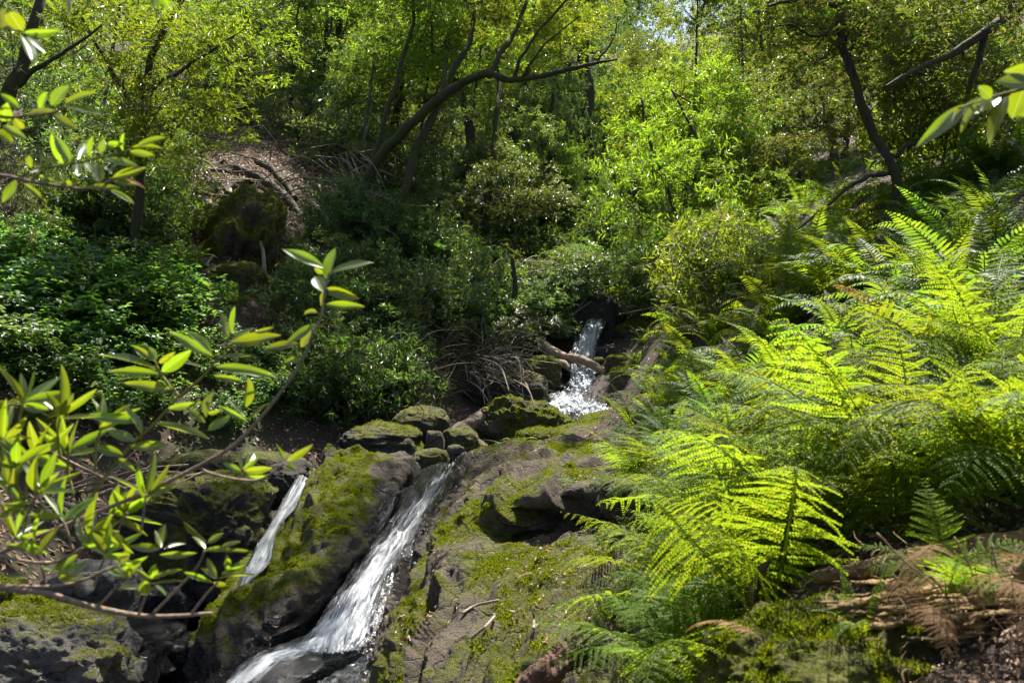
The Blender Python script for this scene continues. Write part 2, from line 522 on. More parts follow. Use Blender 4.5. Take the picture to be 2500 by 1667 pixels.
# ------------------------------------------------------------------ ground: one sheet through measured points
CP = [  # photograph pixel and depth of points on the ground
 # stream bed and chasm
 (560, 1760, 4.2), (780, 1700, 4.6), (900, 1540, 5.2), (1000, 1420, 5.8), (1090, 1240, 6.5), (1050, 1190, 7.4), (1080, 1150, 8.2),
 (600, 1590, 5.5), (450, 1640, 5.0), (300, 1740, 4.5), (660, 1480, 6.2), (700, 1300, 7.2), (250, 1800, 3.6), (600, 1850, 3.4), (0, 1800, 3.2), (100, 1900, 2.4), (500, 2100, 2.6),
 (900, 2000, 2.8), (1250, 1900, 2.4), (1200, 2500, 1.2), (700, 2800, 1.0), (1700, 2100, 1.4), (2100, 1800, 1.5), (2450, 1650, 1.5), (2600, 2200, .8), (1500, 2600, .8),
 # under the right ledge
 (1400, 1620, 3.6), (1300, 1480, 4.4), (1250, 1300, 5.6), (1400, 1260, 5.8), (1350, 1170, 7.2), (1500, 1180, 6.0), (1600, 1330, 4.3), (1680, 1600, 2.6),
 # right bank
 (1900, 1480, 2.3), (2050, 1330, 2.5), (2350, 1300, 2.2), (1750, 1250, 4.3), (1800, 1080, 4.6), (2100, 1000, 4.0), (2400, 900, 3.6), (1600, 1080, 6.4),
 (1520, 1010, 8.4), (1600, 900, 9.2), (1750, 850, 8.0), (1900, 750, 7.2), (2150, 720, 6.2), (2400, 600, 6.0), (1560, 850, 11.0), (1700, 700, 11.5),
 (1900, 590, 9.5), (2190, 545, 8.5), (2450, 420, 8.5), (1600, 740, 13.5), (1750, 560, 15), (1950, 450, 15), (2250, 380, 13), (2600, 250, 12), (2700, 700, 5), (2900, 1000, 3),
 # middle and upper stream
 (1150, 1100, 8.6), (1300, 1075, 9.0), (1420, 1060, 9.4), (1440, 1030, 10.3), (1320, 985, 10.8), (1400, 960, 11.2), (1400, 905, 12.0), (1410, 880, 12.6), (1440, 830, 13.2),
 (1500, 765, 14.2), (1490, 690, 16), (1470, 600, 19), (1400, 500, 25),
 # left bank
 (900, 1080, 8.8), (760, 1110, 8.0), (600, 1130, 7.6), (400, 1200, 6.8), (250, 1200, 6.2), (80, 1240, 5.6), (-100, 1500, 4.0), (60, 1060, 6.2), (200, 900, 7.5), (-200, 900, 6.0),
 (450, 900, 8.2), (450, 760, 9.2), (300, 620, 10.2), (100, 600, 10), (600, 780, 10), (600, 620, 11.3), (600, 500, 13), (420, 480, 13), (850, 540, 14), (800, 700, 11.8), (950, 640, 12.8),
 (850, 900, 10.0), (1000, 930, 10.3), (1000, 820, 11.4), (1200, 880, 11.6), (1180, 780, 13), (1150, 640, 16), (1300, 620, 17.5), (600, 340, 19), (300, 380, 17), (100, 300, 16), (900, 400, 20), (-300, 500, 10),
 # far hillside
 (1250, 350, 31), (1500, 330, 33), (1600, 170, 46), (1000, 220, 33), (600, 130, 33), (200, 60, 30), (-300, 0, 26), (-800, 200, 18), (1800, 260, 32), (2100, 100, 30), (2500, -50, 26), (3000, -200, 22),
 (1300, 60, 52), (1800, 60, 50), (600, -150, 50), (2300, -200, 48), (-500, -400, 45), (3200, -500, 40), (1600, 140, 60), (-1500, 700, 6), (-1200, 1200, 3.5), (3800, 300, 7), (3600, 1000, 3.5),
]
C3 = np.array([P(*c) for c in CP])
KX, KC = 1.05, 2.5
NY, NU = 430, 400
gy = np.concatenate([np.linspace(-1.5, .7, 14), np.geomspace(.75, 62, NY - 14)])
gu = np.linspace(-1, 1, NU)

def rbf_fit(c, val, eps=.35):
    d = np.sqrt(((c[:, None] - c[None]) ** 2).sum(-1) + eps ** 2)
    n = len(c)
    A = np.zeros((n + 3, n + 3))
    A[:n, :n] = d - .02 * np.eye(n)
    A[:n, n] = 1; A[:n, n + 1:] = c
    A[n:, :n] = A[:n, n:].T
    w = np.linalg.solve(A, np.concatenate([val, np.zeros(3)]))
    def ev(q):
        out = np.empty(len(q))
        for s in range(0, len(q), 20000):
            qq = q[s:s + 20000]
            dd = np.sqrt(((qq[:, None] - c[None]) ** 2).sum(-1) + eps ** 2)
            out[s:s + 20000] = dd @ w[:n] + w[n] + qq @ w[n + 1:]
        return out
    return ev
# distances are compared in a log-like space so that near and far points act at their own scale
def warp(xy):
    y = np.maximum(xy[:, 1] + 2.2, .3)
    return np.column_stack([xy[:, 0] / (y * .22 + .9), np.log(y) * 3.2])
_ev = rbf_fit(warp(C3[:, :2]), C3[:, 2], .25)
GY, GU = np.meshgrid(gy, gu, indexing='ij')
GX = GU * (KX * np.maximum(GY, 0) + KC)
q = np.column_stack([GX.ravel(), GY.ravel()])
GZ = np.clip(_ev(warp(q)), -1.2, 30)
sp3 = np.column_stack([q, np.zeros(len(q))])
fall = np.clip(GY.ravel() / 10, .15, 2.0)
GZ = GZ + .22 * fall * fbm(sp3 / (1.1 * fall[:, None] + .5), 4) * .6 + .05 * fbm(sp3 * 3.0 + 4, 4)
GZ = GZ.reshape(GY.shape)
gz_smooth = GZ

def ground_z(x, y):
    x = np.asarray(x, float); y = np.asarray(y, float)
    fi = np.interp(y, gy, np.arange(NY))
    u = np.clip(x / (KX * np.maximum(y, 0) + KC), -1, 1)
    fj = (u + 1) / 2 * (NU - 1)
    i = np.clip(np.floor(fi).astype(int), 0, NY - 2); j = np.clip(np.floor(fj).astype(int), 0, NU - 2)
    a, b = fi - i, fj - j
    return (GZ[i, j] * (1 - a) * (1 - b) + GZ[i + 1, j] * a * (1 - b) + GZ[i, j + 1] * (1 - a) * b + GZ[i + 1, j + 1] * a * b)

STREAM = np.array([P(*c)[:2] for c in ((560, 1760, 4.2), (780, 1600, 4.6), (900, 1490, 5.2), (1000, 1420, 5.8), (1090, 1240, 6.5), (1100, 1150, 7.6), (1200, 1150, 9.2), (1380, 1040, 10.6), (1400, 905, 12.0), (1440, 830, 13.2), (1500, 765, 14.4))])
STREAM2 = np.array([P(*c)[:2] for c in ((300, 1740, 4.3), (450, 1640, 5.0), (600, 1590, 5.5), (660, 1480, 6.2), (720, 1300, 7.0))])
def stream_dist(xy):
    d = np.full(len(xy), 1e9)
    for S in (STREAM, STREAM2):
        for a, b in zip(S[:-1], S[1:]):
            ab = b - a
            t = np.clip(((xy - a) @ ab) / (ab @ ab), 0, 1)
            d = np.minimum(d, np.linalg.norm(xy - a - t[:, None] * ab, axis=1))
    return d

def ground_hit(px, py, d0=1.2, d1=60.0):
    """where the ray through a photograph pixel meets the ground"""
    ds = np.geomspace(d0, d1, 700)
    x = (px - W0 / 2) / F0 * ds
    z = CZ + (H0 / 2 - py) / F0 * ds
    below = z < ground_z(x, ds)
    if not below.any():
        return None
    k = int(np.argmax(below))
    return np.array([x[k], ds[k], ground_z(x[k], ds[k])])

i, j = np.meshgrid(np.arange(NY - 1), np.arange(NU - 1), indexing='ij')
gf = np.stack([i * NU + j, i * NU + j + 1, (i + 1) * NU + j + 1, (i + 1) * NU + j], -1).reshape(-1, 4)
wet_g = np.clip(1.2 - stream_dist(q) / .5, 0, 1)
ground = obj('ground', make_mesh('ground', np.column_stack([q, GZ.ravel()]), gf, M['soil'], True, {'wet': wet_g}))
tag(ground, 'brown leaf littered ravine floor and hillside', kind='structure')

LAND = [(850, 540, 'the leaning tree'), (1170, 560, 'the pale bay trunk'), (592, 600, 'the rock pillar'), (75, 1010, 'the golden mossy boulder'), (300, 1200, 'the driftwood'), (480, 1300, 'the dark rock block'),
        (900, 1150, 'the mossy hump'), (1020, 1050, 'the dark boulders'), (1150, 900, 'the brush tangle'), (1240, 650, 'the tree snags'), (1290, 1040, 'the pool boulder'), (1400, 880, 'the upper falls'),
        (1490, 760, 'the lip of the falls'), (1650, 560, 'the slender leaning tree'), (1770, 580, 'the thin curving stem'), (2190, 540, 'the curved trunk'), (2070, 380, 'the pole trees'), (1350, 1150, 'the ledge top'),
        (1400, 1600, 'the crumbling log'), (1960, 1170, 'the tall pale fern'), (2050, 700, 'the upright fanned fern'), (2250, 1500, 'the rotting log'), (2350, 1340, 'the half buried log'), (2400, 280, 'the lime leaf branch'),
        (250, 450, 'the orange leaf bough'), (20, 300, 'the glinting left tree'), (355, 300, 'the star leaved bay'), (1520, 500, 'the slanting fallen log'), (650, 450, 'the brown slope'), (500, 290, 'the arched sapling'),
        (2390, 90, 'the slanting mossy limb'), (1350, 180, 'the long mossy limb'), (1350, 330, 'the conical bay tree'), (1620, 20, 'the sky gap'), (80, 1600, 'the grey boulder'), (1850, 1430, 'the leaning brown stub')]
def where(px, py):
    """names of the two landmarks nearest in the photograph"""
    o = sorted(LAND, key=lambda l: (l[0] - px) ** 2 + (l[1] - py) ** 2)
    return o[0][2], o[1][2]
_used = {}
def unique(base, px, py, size=None, rel='near'):
    a, b = where(px, py)
    for t in (f'{base} {rel} {a}', f'{base} between {a} and {b}', f'{size} {base} {rel} {a}' if size else None, f'{size} {base} between {a} and {b}' if size else None):
        if t and t not in _used and len(t.split()) <= 16:
            _used[t] = 1
            return t
    return f'{base} between {a} and {b}'
def size_word(s, lo, hi):
    return 'small' if s < lo + (hi - lo) / 3 else ('large' if s > lo + (hi - lo) * 2 / 3 else 'middling')

# ------------------------------------------------------------------ rocks
_ico_cache = {}
def ico(sub):
    if sub not in _ico_cache:
        import bmesh
        bm = bmesh.new()
        bmesh.ops.create_icosphere(bm, subdivisions=sub, radius=1.0)
        v = np.array([x.co[:] for x in bm.verts])
        f = np.array([[l.index for l in x.verts] for x in bm.faces])
        bm.free()
        _ico_cache[sub] = (v, f)
    return _ico_cache[sub]

def vnormals(v, f):
    fn = np.cross(v[f[:, 1]] - v[f[:, 0]], v[f[:, 2]] - v[f[:, 0]])
    n = np.zeros_like(v)
    for k in range(3):
        np.add.at(n, f[:, k], fn)
    return norm(n)

def moss_mask(v, n, amount, seed=0.0):
    up = n[:, 2]
    return np.clip(.5 + (up - .35) * .55 + .55 * fbm(v * 2.2 + seed, 4) + (amount - .5) * 1.2, 0, 1)

def fuzz(name, v, f, mask, parent, count, L=(.007, .018), thr=.60, seed=1):
    """short upright moss leaflets standing on the mossy faces"""
    g = np.random.default_rng(seed)
    fm = mask[f].mean(1)
    ar = np.linalg.norm(np.cross(v[f[:, 1]] - v[f[:, 0]], v[f[:, 2]] - v[f[:, 0]]), axis=1)
    w = ar * np.clip((fm - thr) * 4, 0, 1)
    if w.sum() <= 0:
        return None
    k = g.choice(len(f), count, p=w / w.sum())
    b = g.random((count, 2)); fl = b.sum(1) > 1; b[fl] = 1 - b[fl]
    p = v[f[k, 0]] * (1 - b.sum(1))[:, None] + v[f[k, 1]] * b[:, :1] + v[f[k, 2]] * b[:, 1:]
    fn = norm(np.cross(v[f[k, 1]] - v[f[k, 0]], v[f[k, 2]] - v[f[k, 0]]))
    clump = .5 + .7 * np.clip(fbm(p * 11, 3) + .45, 0, 1.4)
    d = norm(fn + .75 * rdir(count, g) + [0, 0, .25])
    l = g.uniform(*L, count) * clump
    s = norm(np.cross(d, rdir(count, g))) * (l * .22)[:, None]
    p = p - fn * .003
    vv = np.stack([p - s, p + s, p + d * l[:, None]], 1).reshape(-1, 3)
    ff = np.arange(count * 3).reshape(-1, 3)
    o = obj(name, make_mesh(name, vv, ff, M['moss_fuzz'], False), parent)
    o['kind'] = 'stuff'
    return o

def rock(name, c, size, label, cat='boulder', group=None, seed=0, sub=5, rot=(0, 0, 0), mat='rock', moss=.5, wet=None, rough=.22, strata=0.0, box=.6, nfuzz=0, wet_low=0.0, fuzzL=(.012, .028)):
    """a worn boulder: rounded block broken by large and fine noise"""
    v, f = ico(sub)
    v = np.sign(v) * np.abs(v) ** box
    v = v / np.max(np.abs(v), axis=0)
    sd = seed * 13.7
    big = fbm(v * .9 + sd, 2)
    fine = ridged(v * 2.4 + sd, 4)
    fn2 = fbm(v * 9 + sd, 3)
    r = 1 + rough * big + rough * .36 * fine + rough * .16 * ridged(v * 7 + sd, 3)
    v = v * r[:, None] * np.asarray(size)
    if strata:
        zz = v[:, 2] / max(size[2], 1e-6) * 4 + .6 * fbm(v * 1.4 + sd, 2)
        st = np.abs((zz % 1) - .5) * 2
        v[:, :2] *= (1 + strata * (st - .5))[:, None]
    mt = np.array(Matrix.Rotation(rot[2], 3, 'Z') @ Matrix.Rotation(rot[1], 3, 'Y') @ Matrix.Rotation(rot[0], 3, 'X'))
    v = v @ mt.T
    n = vnormals(v, f)
    ms = moss_mask(v + np.asarray(c), n, moss, sd)
    w = np.zeros(len(v)) if wet is None else np.full(len(v), float(wet))
    if wet_low:
        w = np.clip(w + np.clip((wet_low - (v[:, 2] / size[2] + 1) / 2) * 3, 0, 1), 0, 1)
    ms = np.clip(ms - w * .8, 0, 1)
    o = obj(name, make_mesh(name, v, f, M[mat], True, {'moss': ms, 'wet': w}), loc=c)
    tag(o, label, cat, group)
    if nfuzz:
        fuzz('moss', v, f, ms, o, nfuzz, L=fuzzL, seed=seed + 5)
    return o

def loft(cols, nu, nv):
    """smooth surface through columns of (px, py, depth); returns grid (nu, nv, 3)"""
    A = np.array([[P(*c) for c in cl] for cl in cols])
    B = np.array([catmull(a, nv) for a in A])
    return np.stack([catmull(B[:, k], nu) for k in range(nv)], 1)

def grid_faces(nu, nv):
    i, j = np.meshgrid(np.arange(nu - 1), np.arange(nv - 1), indexing='ij')
    a = i * nv + j
    f = np.stack([a, a + nv, a + nv + 1, a + 1], -1).reshape(-1, 4)
    return np.concatenate([f[:, [0, 1, 2]], f[:, [0, 2, 3]]])

def drop(col_, dz, dpx=0, dd=0.0):
    return [(x + dpx, y + dz, d + dd) for x, y, d in col_]

def loft_rock(name, cols, nu, nv, label, seed, amp, mat, moss, wet_fn, nfuzz, cat='rock ledge', mscale=1.0, strata=.02):
    G = loft(cols, nu, nv)
    v = G.reshape(-1, 3)
    f = grid_faces(nu, nv)
    n = vnormals(v, f)
    if n[:, 2].mean() < 0:
        f = f[:, ::-1]; n = -n
    sd = seed * 7.7
    h = amp * (fbm(v * 1.6 + sd, 3) + .55 * ridged(v * np.array([3.0, 3.0, 7.0]) + sd, 4) * .5 + .26 * ridged(v * 11 + sd, 4) * .5)
    dip = v @ norm(np.array([.30, -.30, 1.0])) * 7 + .8 * fbm(v * 1.2 + sd, 2)
    saw = dip % 1
    saw = np.where(saw < .82, saw / .82, (1 - saw) / .18)
    h += strata * (saw - .5) * np.clip(.65 + 1.2 * fbm(v * 1.5 + 40, 2), 0, 1.3)
    v = v + n * h[:, None]
    n = vnormals(v, f)
    w = wet_fn(v)
    ms = moss_mask(v * mscale, n, moss, sd)
    ms = np.clip(ms - w * .9, 0, 1)
    o = obj(name, make_mesh(name, v, f, M[mat], True, {'moss': ms, 'wet': w}))
    tag(o, label, cat)
    if nfuzz:
        fuzz('moss', v, f, ms, o, nfuzz, seed=seed)
    return o, v, f, ms

colL = [(430, 1790, 4.45), (500, 1565, 4.9), (560, 1480, 5.2), (622, 1405, 5.55), (672, 1340, 5.9), (715, 1270, 6.3), (750, 1200, 6.8), (778, 1150, 7.2), (810, 1120, 7.5)]
colM = [(480, 1790, 4.25), (560, 1565, 4.65), (630, 1465, 4.9), (690, 1380, 5.2), (740, 1300, 5.5), (790, 1235, 5.9), (830, 1170, 6.4), (860, 1122, 6.8), (890, 1108, 7.3)]
colN = [(560, 1790, 4.15), (650, 1570, 4.5), (735, 1440, 4.85), (800, 1370, 5.1), (850, 1305, 5.4), (905, 1240, 5.8), (950, 1190, 6.2), (980, 1150, 6.6), (990, 1120, 7.2)]
colO = [(600, 1810, 4.05), (700, 1620, 4.5), (790, 1520, 4.95), (850, 1440, 5.3), (905, 1370, 5.6), (955, 1302, 5.97), (992, 1230, 6.4), (1015, 1182, 6.8), (1025, 1158, 7.25)]
colQ = [(690, 1830, 3.95), (810, 1650, 4.4), (890, 1540, 4.8), (945, 1440, 5.15), (1000, 1350, 5.5), (1040, 1280, 5.85), (1080, 1215, 6.3), (1100, 1175, 6.75), (1110, 1150, 7.2)]
colA = [(905, 1810, 3.75), (935, 1600, 4.2), (965, 1500, 4.5), (1005, 1390, 4.9), (1050, 1300, 5.3), (1088, 1225, 5.9), (1120, 1160, 6.4), (1135, 1130, 6.9), (1150, 1108, 7.4)]
colB = [(1000, 1780, 3.15), (1030, 1610, 3.6), (1065, 1525, 3.9), (1095, 1420, 4.25), (1120, 1320, 4.7), (1150, 1230, 5.1), (1160, 1180, 5.7), (1170, 1140, 6.3), (1195, 1100, 7.0)]
colC = [(1140, 1780, 2.75), (1150, 1600, 3.2), (1170, 1510, 3.6), (1200, 1410, 4.1), (1230, 1325, 4.65), (1240, 1225, 4.7), (1250, 1185, 5.3), (1262, 1138, 6.1), (1290, 1092, 7.2)]
colD = [(1300, 1810, 2.40), (1300, 1590, 2.95), (1330, 1460, 3.5), (1365, 1350, 4.2), (1380, 1290, 4.85), (1390, 1205, 4.7), (1385, 1175, 5.1), (1380, 1132, 6.0), (1400, 1082, 7.2)]
colE = [(1480, 1830, 2.15), (1480, 1600, 2.65), (1480, 1460, 3.3), (1490, 1350, 4.0), (1500, 1290, 4.75), (1505, 1215, 4.75), (1495, 1180, 5.1), (1485, 1135, 5.8), (1500, 1075, 7.0)]
colF = [(1660, 1850, 1.95), (1650, 1600, 2.45), (1640, 1460, 3.0), (1640, 1350, 3.7), (1640, 1290, 4.5), (1630, 1215, 4.6), (1620, 1170, 5.0), (1605, 1110, 5.7), (1590, 1040, 7.0)]

def wet_central(v):
    pts = np.array([P(*c) for c in colO])
    d = np.min(np.linalg.norm(v[:, None, :] - catmull(pts, 60)[None], axis=2), axis=1)
    side = np.clip(1.25 - d / .30 + .5 * fbm(v * 3.5, 3), 0, 1)
    pq = np.array([P(*c) for c in colQ])
    d2 = np.min(np.linalg.norm(v[:, None, :] - catmull(pq, 60)[None], axis=2), axis=1)
    low = np.clip((P(600, 1480, 4.8)[2] - v[:, 2]) * 3 + .3 * fbm(v * 4, 2), 0, 1) * np.clip((5.2 - v[:, 1]) * 2, 0, 1)
    return np.clip(np.maximum(np.maximum(side, 1.3 - d2 / .3), low * .9), 0, 1)

def wet_ledge(v):
    pts = np.array([P(*c) for c in colA])
    d = np.min(np.linalg.norm(v[:, None, :] - catmull(pts, 60)[None], axis=2), axis=1)
    return np.clip(1.2 - d / .13 + .35 * fbm(v * 6, 2), 0, 1)

loft_rock('rock_outcrop', [drop(colL, 230, -25, -.05), drop(colL, 60, -8), colL, colM, colN, colO, colQ, drop(colQ, 40, 60)], 190, 230,
          'moss covered bedrock hump splitting the two strands of the near cascade', 2, .09, 'rock', .62, wet_central, 170000, 'rock', strata=.06)
_, lv, lf, lms = loft_rock('rock_ledge', [drop(colA, 160, -50), drop(colA, 30, -8), colA, colB, colC, colD, colE, colF, drop(colF, 60, 120)], 240, 300,
          'broad mossy stepped rock ledge sloping down beside the cascade', 4, .085, 'rock', .38, wet_ledge, 210000, 'rock ledge', strata=.10)

def brock(px, py, d, wpx, hpx, label, depth=None, **kw):
    """boulder given by its centre pixel, depth and half sizes in pixels"""
    w, h = PX(wpx, d), PX(hpx, d)
    return rock(kw.pop('name', 'boulder'), P(px, py, d), (w, depth or w * .9, h), label, **kw)

brock(1275, 1064, 9.5, 100, 72, 'large moss covered boulder below the pool of the upper falls', seed=11, moss=.62, rough=.3, nfuzz=16000, sub=6, box=.75, rot=(0, R(12), R(20)))
brock(1325, 1083, 8.8, 52, 34, 'low mossy rock leaning against the large pool boulder', seed=12, moss=.7, nfuzz=4000)
brock(1430, 1070, 9.0, 80, 30, 'flat mossy rock shelf between pool boulder and fern bank', seed=13, moss=.6, nfuzz=5000, rot=(0, R(-10), 0))
brock(1485, 1034, 9.7, 70, 24, 'mossy rock lip under the pool at the fern bank', seed=14, moss=.7, nfuzz=4000, rot=(0, R(-8), 0))
brock(1025, 1055, 8.3, 62, 60, 'tall dark mossy boulder behind the near cascade', seed=15, moss=.45, mat='rock_dark', box=.7)
brock(940, 1090, 7.9, 90, 48, 'wide dark mossy boulder with leaves hanging over it', seed=16, moss=.55, mat='rock_dark', nfuzz=4000)
brock(1120, 1090, 8.0, 42, 44, 'smooth rounded mossy boulder beside the red log', seed=17, moss=.5, mat='rock_dark', box=.85)
brock(1062, 1085, 7.8, 20, 28, 'small upright stone between the dark boulders', seed=18, moss=.35, sub=4)
brock(1055, 1128, 7.4, 40, 26, 'low mossy stone at the head of the near cascade', seed=19, moss=.55, sub=4)
for k, (x, y, w, h) in enumerate([(1098, 1112, 15, 12), (1120, 1124, 20, 12), (1142, 1118, 13, 9), (1092, 1136, 14, 9), (1160, 1128, 15, 10), (1130, 1140, 16, 8), (1112, 1098, 18, 12), (1170, 1110, 14, 10)]):
    brock(x, y, 7.5, w, h, 'small pale cobble in the heap above the near cascade', seed=30 + k, sub=3, moss=.15, mat='rock_grey', box=.85, group='cobbles above the near cascade', name='cobble')
brock(1200, 1112, 7.0, 34, 18, 'round bright mossy stone beside the small fern', seed=40, moss=.9, nfuzz=2500, sub=4)
brock(1318, 918, 11.4, 46, 42, 'mossy boulder left of the lower tier of the upper falls', seed=41, moss=.62, nfuzz=3500, box=.7)
brock(1390, 962, 11.6, 24, 16, 'dark wet stone parting the foot of the lower tier', seed=50, sub=4, wet=1, mat='rock_dark')
brock(1475, 868, 12.2, 24, 22, 'wet grey stone at the foot of the top fall', seed=42, sub=4, wet=.6, mat='rock_grey', box=.85)
brock(1462, 882, 11.8, 13, 9, 'small bright mossy stone on the log in the stream', seed=43, sub=4, moss=.9)
brock(1522, 892, 11.6, 42, 22, 'mossy rock step right of the log in the stream', seed=44, moss=.75, nfuzz=2500)
brock(1585, 818, 12.8, 66, 36, 'big mossy ledge rock right of the top fall', seed=45, moss=.6, nfuzz=4000, rot=(0, R(-12), 0))
brock(1545, 935, 10.9, 52, 34, 'mossy rounded rock right of the lower tier', seed=46, moss=.5, nfuzz=3000)
brock(1528, 980, 10.5, 38, 22, 'damp mossy rock at the right edge of the pool', seed=47, moss=.4, wet=.3)
brock(1415, 815, 13.6, 100, 70, 'dark wet rock face behind the top fall', seed=48, moss=.5, wet=.35, mat='rock_dark', rot=(R(-20), 0, 0), name='dark_boulder')
brock(1395, 925, 12.3, 90, 40, 'dark wet rock step behind the lower tier of the upper falls', seed=49, moss=.2, wet=.9, mat='rock_dark', name='dark_boulder')
brock(1230, 960, 10.6, 90, 50, 'dark rock bank under the dead brush tangle', seed=51, moss=.3, mat='rock_dark', name='dark_boulder')
brock(100, 1640, 3.5, 165, 135, 'grey and moss patched boulder beside the dark pool', seed=52, moss=.5, mat='rock_grey', sub=6, nfuzz=14000, rough=.3, box=.75, rot=(0, R(14), 0), fuzzL=(.008, .018))
brock(-20, 1480, 4.2, 60, 55, 'round olive mossy stone behind the grey boulder', seed=53, moss=.85, nfuzz=4000)
brock(480, 1325, 6.0, 150, 140, 'dark olive block of rock left of the thin waterfall', seed=54, moss=.5, mat='rock_dark', sub=6, box=.55, rough=.25, nfuzz=6000, rot=(0, R(6), R(-15)), wet_low=.35, name='rock_block')
brock(650, 1165, 7.1, 85, 50, 'angular dark rock wedged above the thin waterfall', seed=55, moss=.3, mat='rock_dark', box=.5, rot=(0, R(15), 0))
brock(500, 1150, 7.0, 95, 40, 'low rock under the stem of the bay branch above the dark block', seed=56, moss=.35, mat='rock_dark')
brock(75, 1030, 6.0, 62, 50, 'golden mossy boulder among leafy plants beyond the bay branch', seed=57, moss=.8, nfuzz=4000)
for k, (x, y, d, w, h, wt) in enumerate([(330, 1590, 4.9, 90, 50, .9), (250, 1440, 5.2, 80, 60, .3), (470, 1600, 5.0, 70, 40, 1), (170, 1450, 5.0, 50, 40, .2), (380, 1480, 5.4, 75, 55, .6), (560, 1640, 4.9, 70, 45, 1), (300, 1667, 4.4, 60, 40, .9)]):
    brock(x, y, d, w, h, ['dark wet rock at the deep end of the shaded pool', 'dry grey rock under the bare bay stem', 'black wet rock at the foot of the thin waterfall', 'pale grey rock beside the olive mossy stone', 'damp rock below the dark rock block', 'black wet rock against the mossy hump', 'wet rock beside the grey boulder'][k], seed=60 + k, moss=.12, wet=wt, mat='rock_grey', group='wet rocks in the shaded pool', rough=.3, box=.6, sub=4)
brock(578, 640, 11.8, 70, 140, 'tall mossy rock pillar on the left bank', seed=77, moss=.85, nfuzz=12000, name='rock_pillar', rot=(R(-18), R(20), R(30)), rough=.34, box=.85, sub=6, fuzzL=(.02, .045), depth=.9)
brock(575, 690, 10.7, 60, 36, 'mossy lump of rock at the foot of the rock pillar', seed=71, moss=.85, nfuzz=3000)
brock(1990, 1690, 1.75, 235, 150, 'bright mossy rock under the rotten log and dead fern fronds', seed=72, moss=.78, mat='rock_grey', sub=6, nfuzz=40000, rough=.34, box=.85, rot=(R(10), R(-8), 0), fuzzL=(.006, .016))
brock(1540, 1215, 4.5, 65, 40, 'pale mossy knob at the fern end of the ledge', seed=73, moss=.45, nfuzz=3000, rough=.3)

# ------------------------------------------------------------------ water
def water_sheet(name, cols, nu, nv, mat, amp, label, foam_fn=None, fu=20, fv=5, lift=.03):
    G = loft(cols, nu, nv)
    v = G.reshape(-1, 3)
    f = grid_faces(nu, nv)
    n = vnormals(v, f)
    if n[:, 2].mean() < 0:
        f = f[:, ::-1]; n = -n
    uu, vv = np.meshgrid(np.linspace(0, 1, nu), np.linspace(0, 1, nv), indexing='ij')
    uv = np.column_stack([uu.ravel(), vv.ravel()])
    s = fbm(np.column_stack([uv[:, 0] * fu, uv[:, 1] * fv, np.zeros(len(uv))]), 4)
    edge = np.minimum(uv[:, 0], 1 - uv[:, 0])
    v = v + n * (lift * np.clip(edge * 8, 0, 1) - .03 * (edge < .02) + amp * s)[:, None]
    fm = (.10 * np.clip(edge * 5, 0, 1) - .10) if foam_fn is None else foam_fn(uv, edge)
    o = obj(name, make_mesh(name, v, f, mat, True, {'foam': fm}, uv))
    tag(o, label, kind='structure')
    return o

def f_main(uv, e):
    # heavy white down the middle strand, thinning to clear film at the left margin and the top
    u, v = uv[:, 0], uv[:, 1]
    core = np.exp(-(np.abs(u - (.47 + .08 * v)) / (.46 - .10 * v)) ** 3)
    return -.18 + .24 * core + .10 * np.exp(-((v - .14) / .09) ** 2) - .11 * np.clip(v - .35, 0, 1) - .05 * np.clip(v - .8, 0, 1) * 2
wL = [(700, 1600, 4.44), (760, 1545, 4.7), (800, 1485, 4.95), (850, 1405, 5.28), (905, 1335, 5.58), (955, 1270, 5.9), (990, 1208, 6.32), (1018, 1168, 6.75), (1030, 1150, 7.15)]
wM = [(800, 1612, 4.36), (830, 1560, 4.55), (880, 1475, 4.85), (930, 1395, 5.15), (985, 1320, 5.5), (1030, 1255, 5.85), (1070, 1198, 6.3), (1090, 1162, 6.72), (1098, 1146, 7.15)]
wR = [(900, 1600, 4.25), (935, 1555, 4.36), (970, 1470, 4.6), (1010, 1375, 4.95), (1050, 1295, 5.34), (1088, 1222, 5.92), (1120, 1162, 6.42), (1133, 1140, 6.9), (1140, 1130, 7.3)]
water_sheet('cascade_water', [wL, wM, wR], 90, 220, M['water_slide'], .03, 'white cascade sliding down the wet rock beside the ledge', f_main, 26, 9, .05)
e1 = [(790, 1470, 5.05), (850, 1390, 5.32), (905, 1315, 5.62), (955, 1250, 5.95), (985, 1212, 6.3)]
e2 = [(700, 1500, 4.82), (770, 1420, 5.08), (835, 1340, 5.36), (900, 1275, 5.7), (960, 1220, 6.15)]
water_sheet('trickle_water', [e2, e1], 60, 120, M['water_thin'], .03, 'thin trickles spreading over the black wet rock beside the cascade', lambda uv, e: -.02 - .10 * (1 - uv[:, 0]), 14, 8, .09)
# the run-out at the foot
w1 = [(480, 1760, 4.0), (560, 1650, 4.25), (620, 1605, 4.4), (690, 1572, 4.5), (760, 1545, 4.62)]
w2 = [(560, 1760, 3.95), (620, 1672, 4.15), (680, 1628, 4.3), (750, 1600, 4.42), (830, 1580, 4.52)]
w3 = [(640, 1790, 3.9), (690, 1690, 4.05), (750, 1650, 4.2), (820, 1625, 4.32), (900, 1600, 4.4)]
water_sheet('runout_water', [w1, w2, w3], 50, 90, M['water_slide'], .015, 'white run of water below the cascade',
            lambda uv, e: -.16 + .32 * np.exp(-((uv[:, 0] - .32 - .15 * uv[:, 1]) / .22) ** 2), 14, 5, .04)
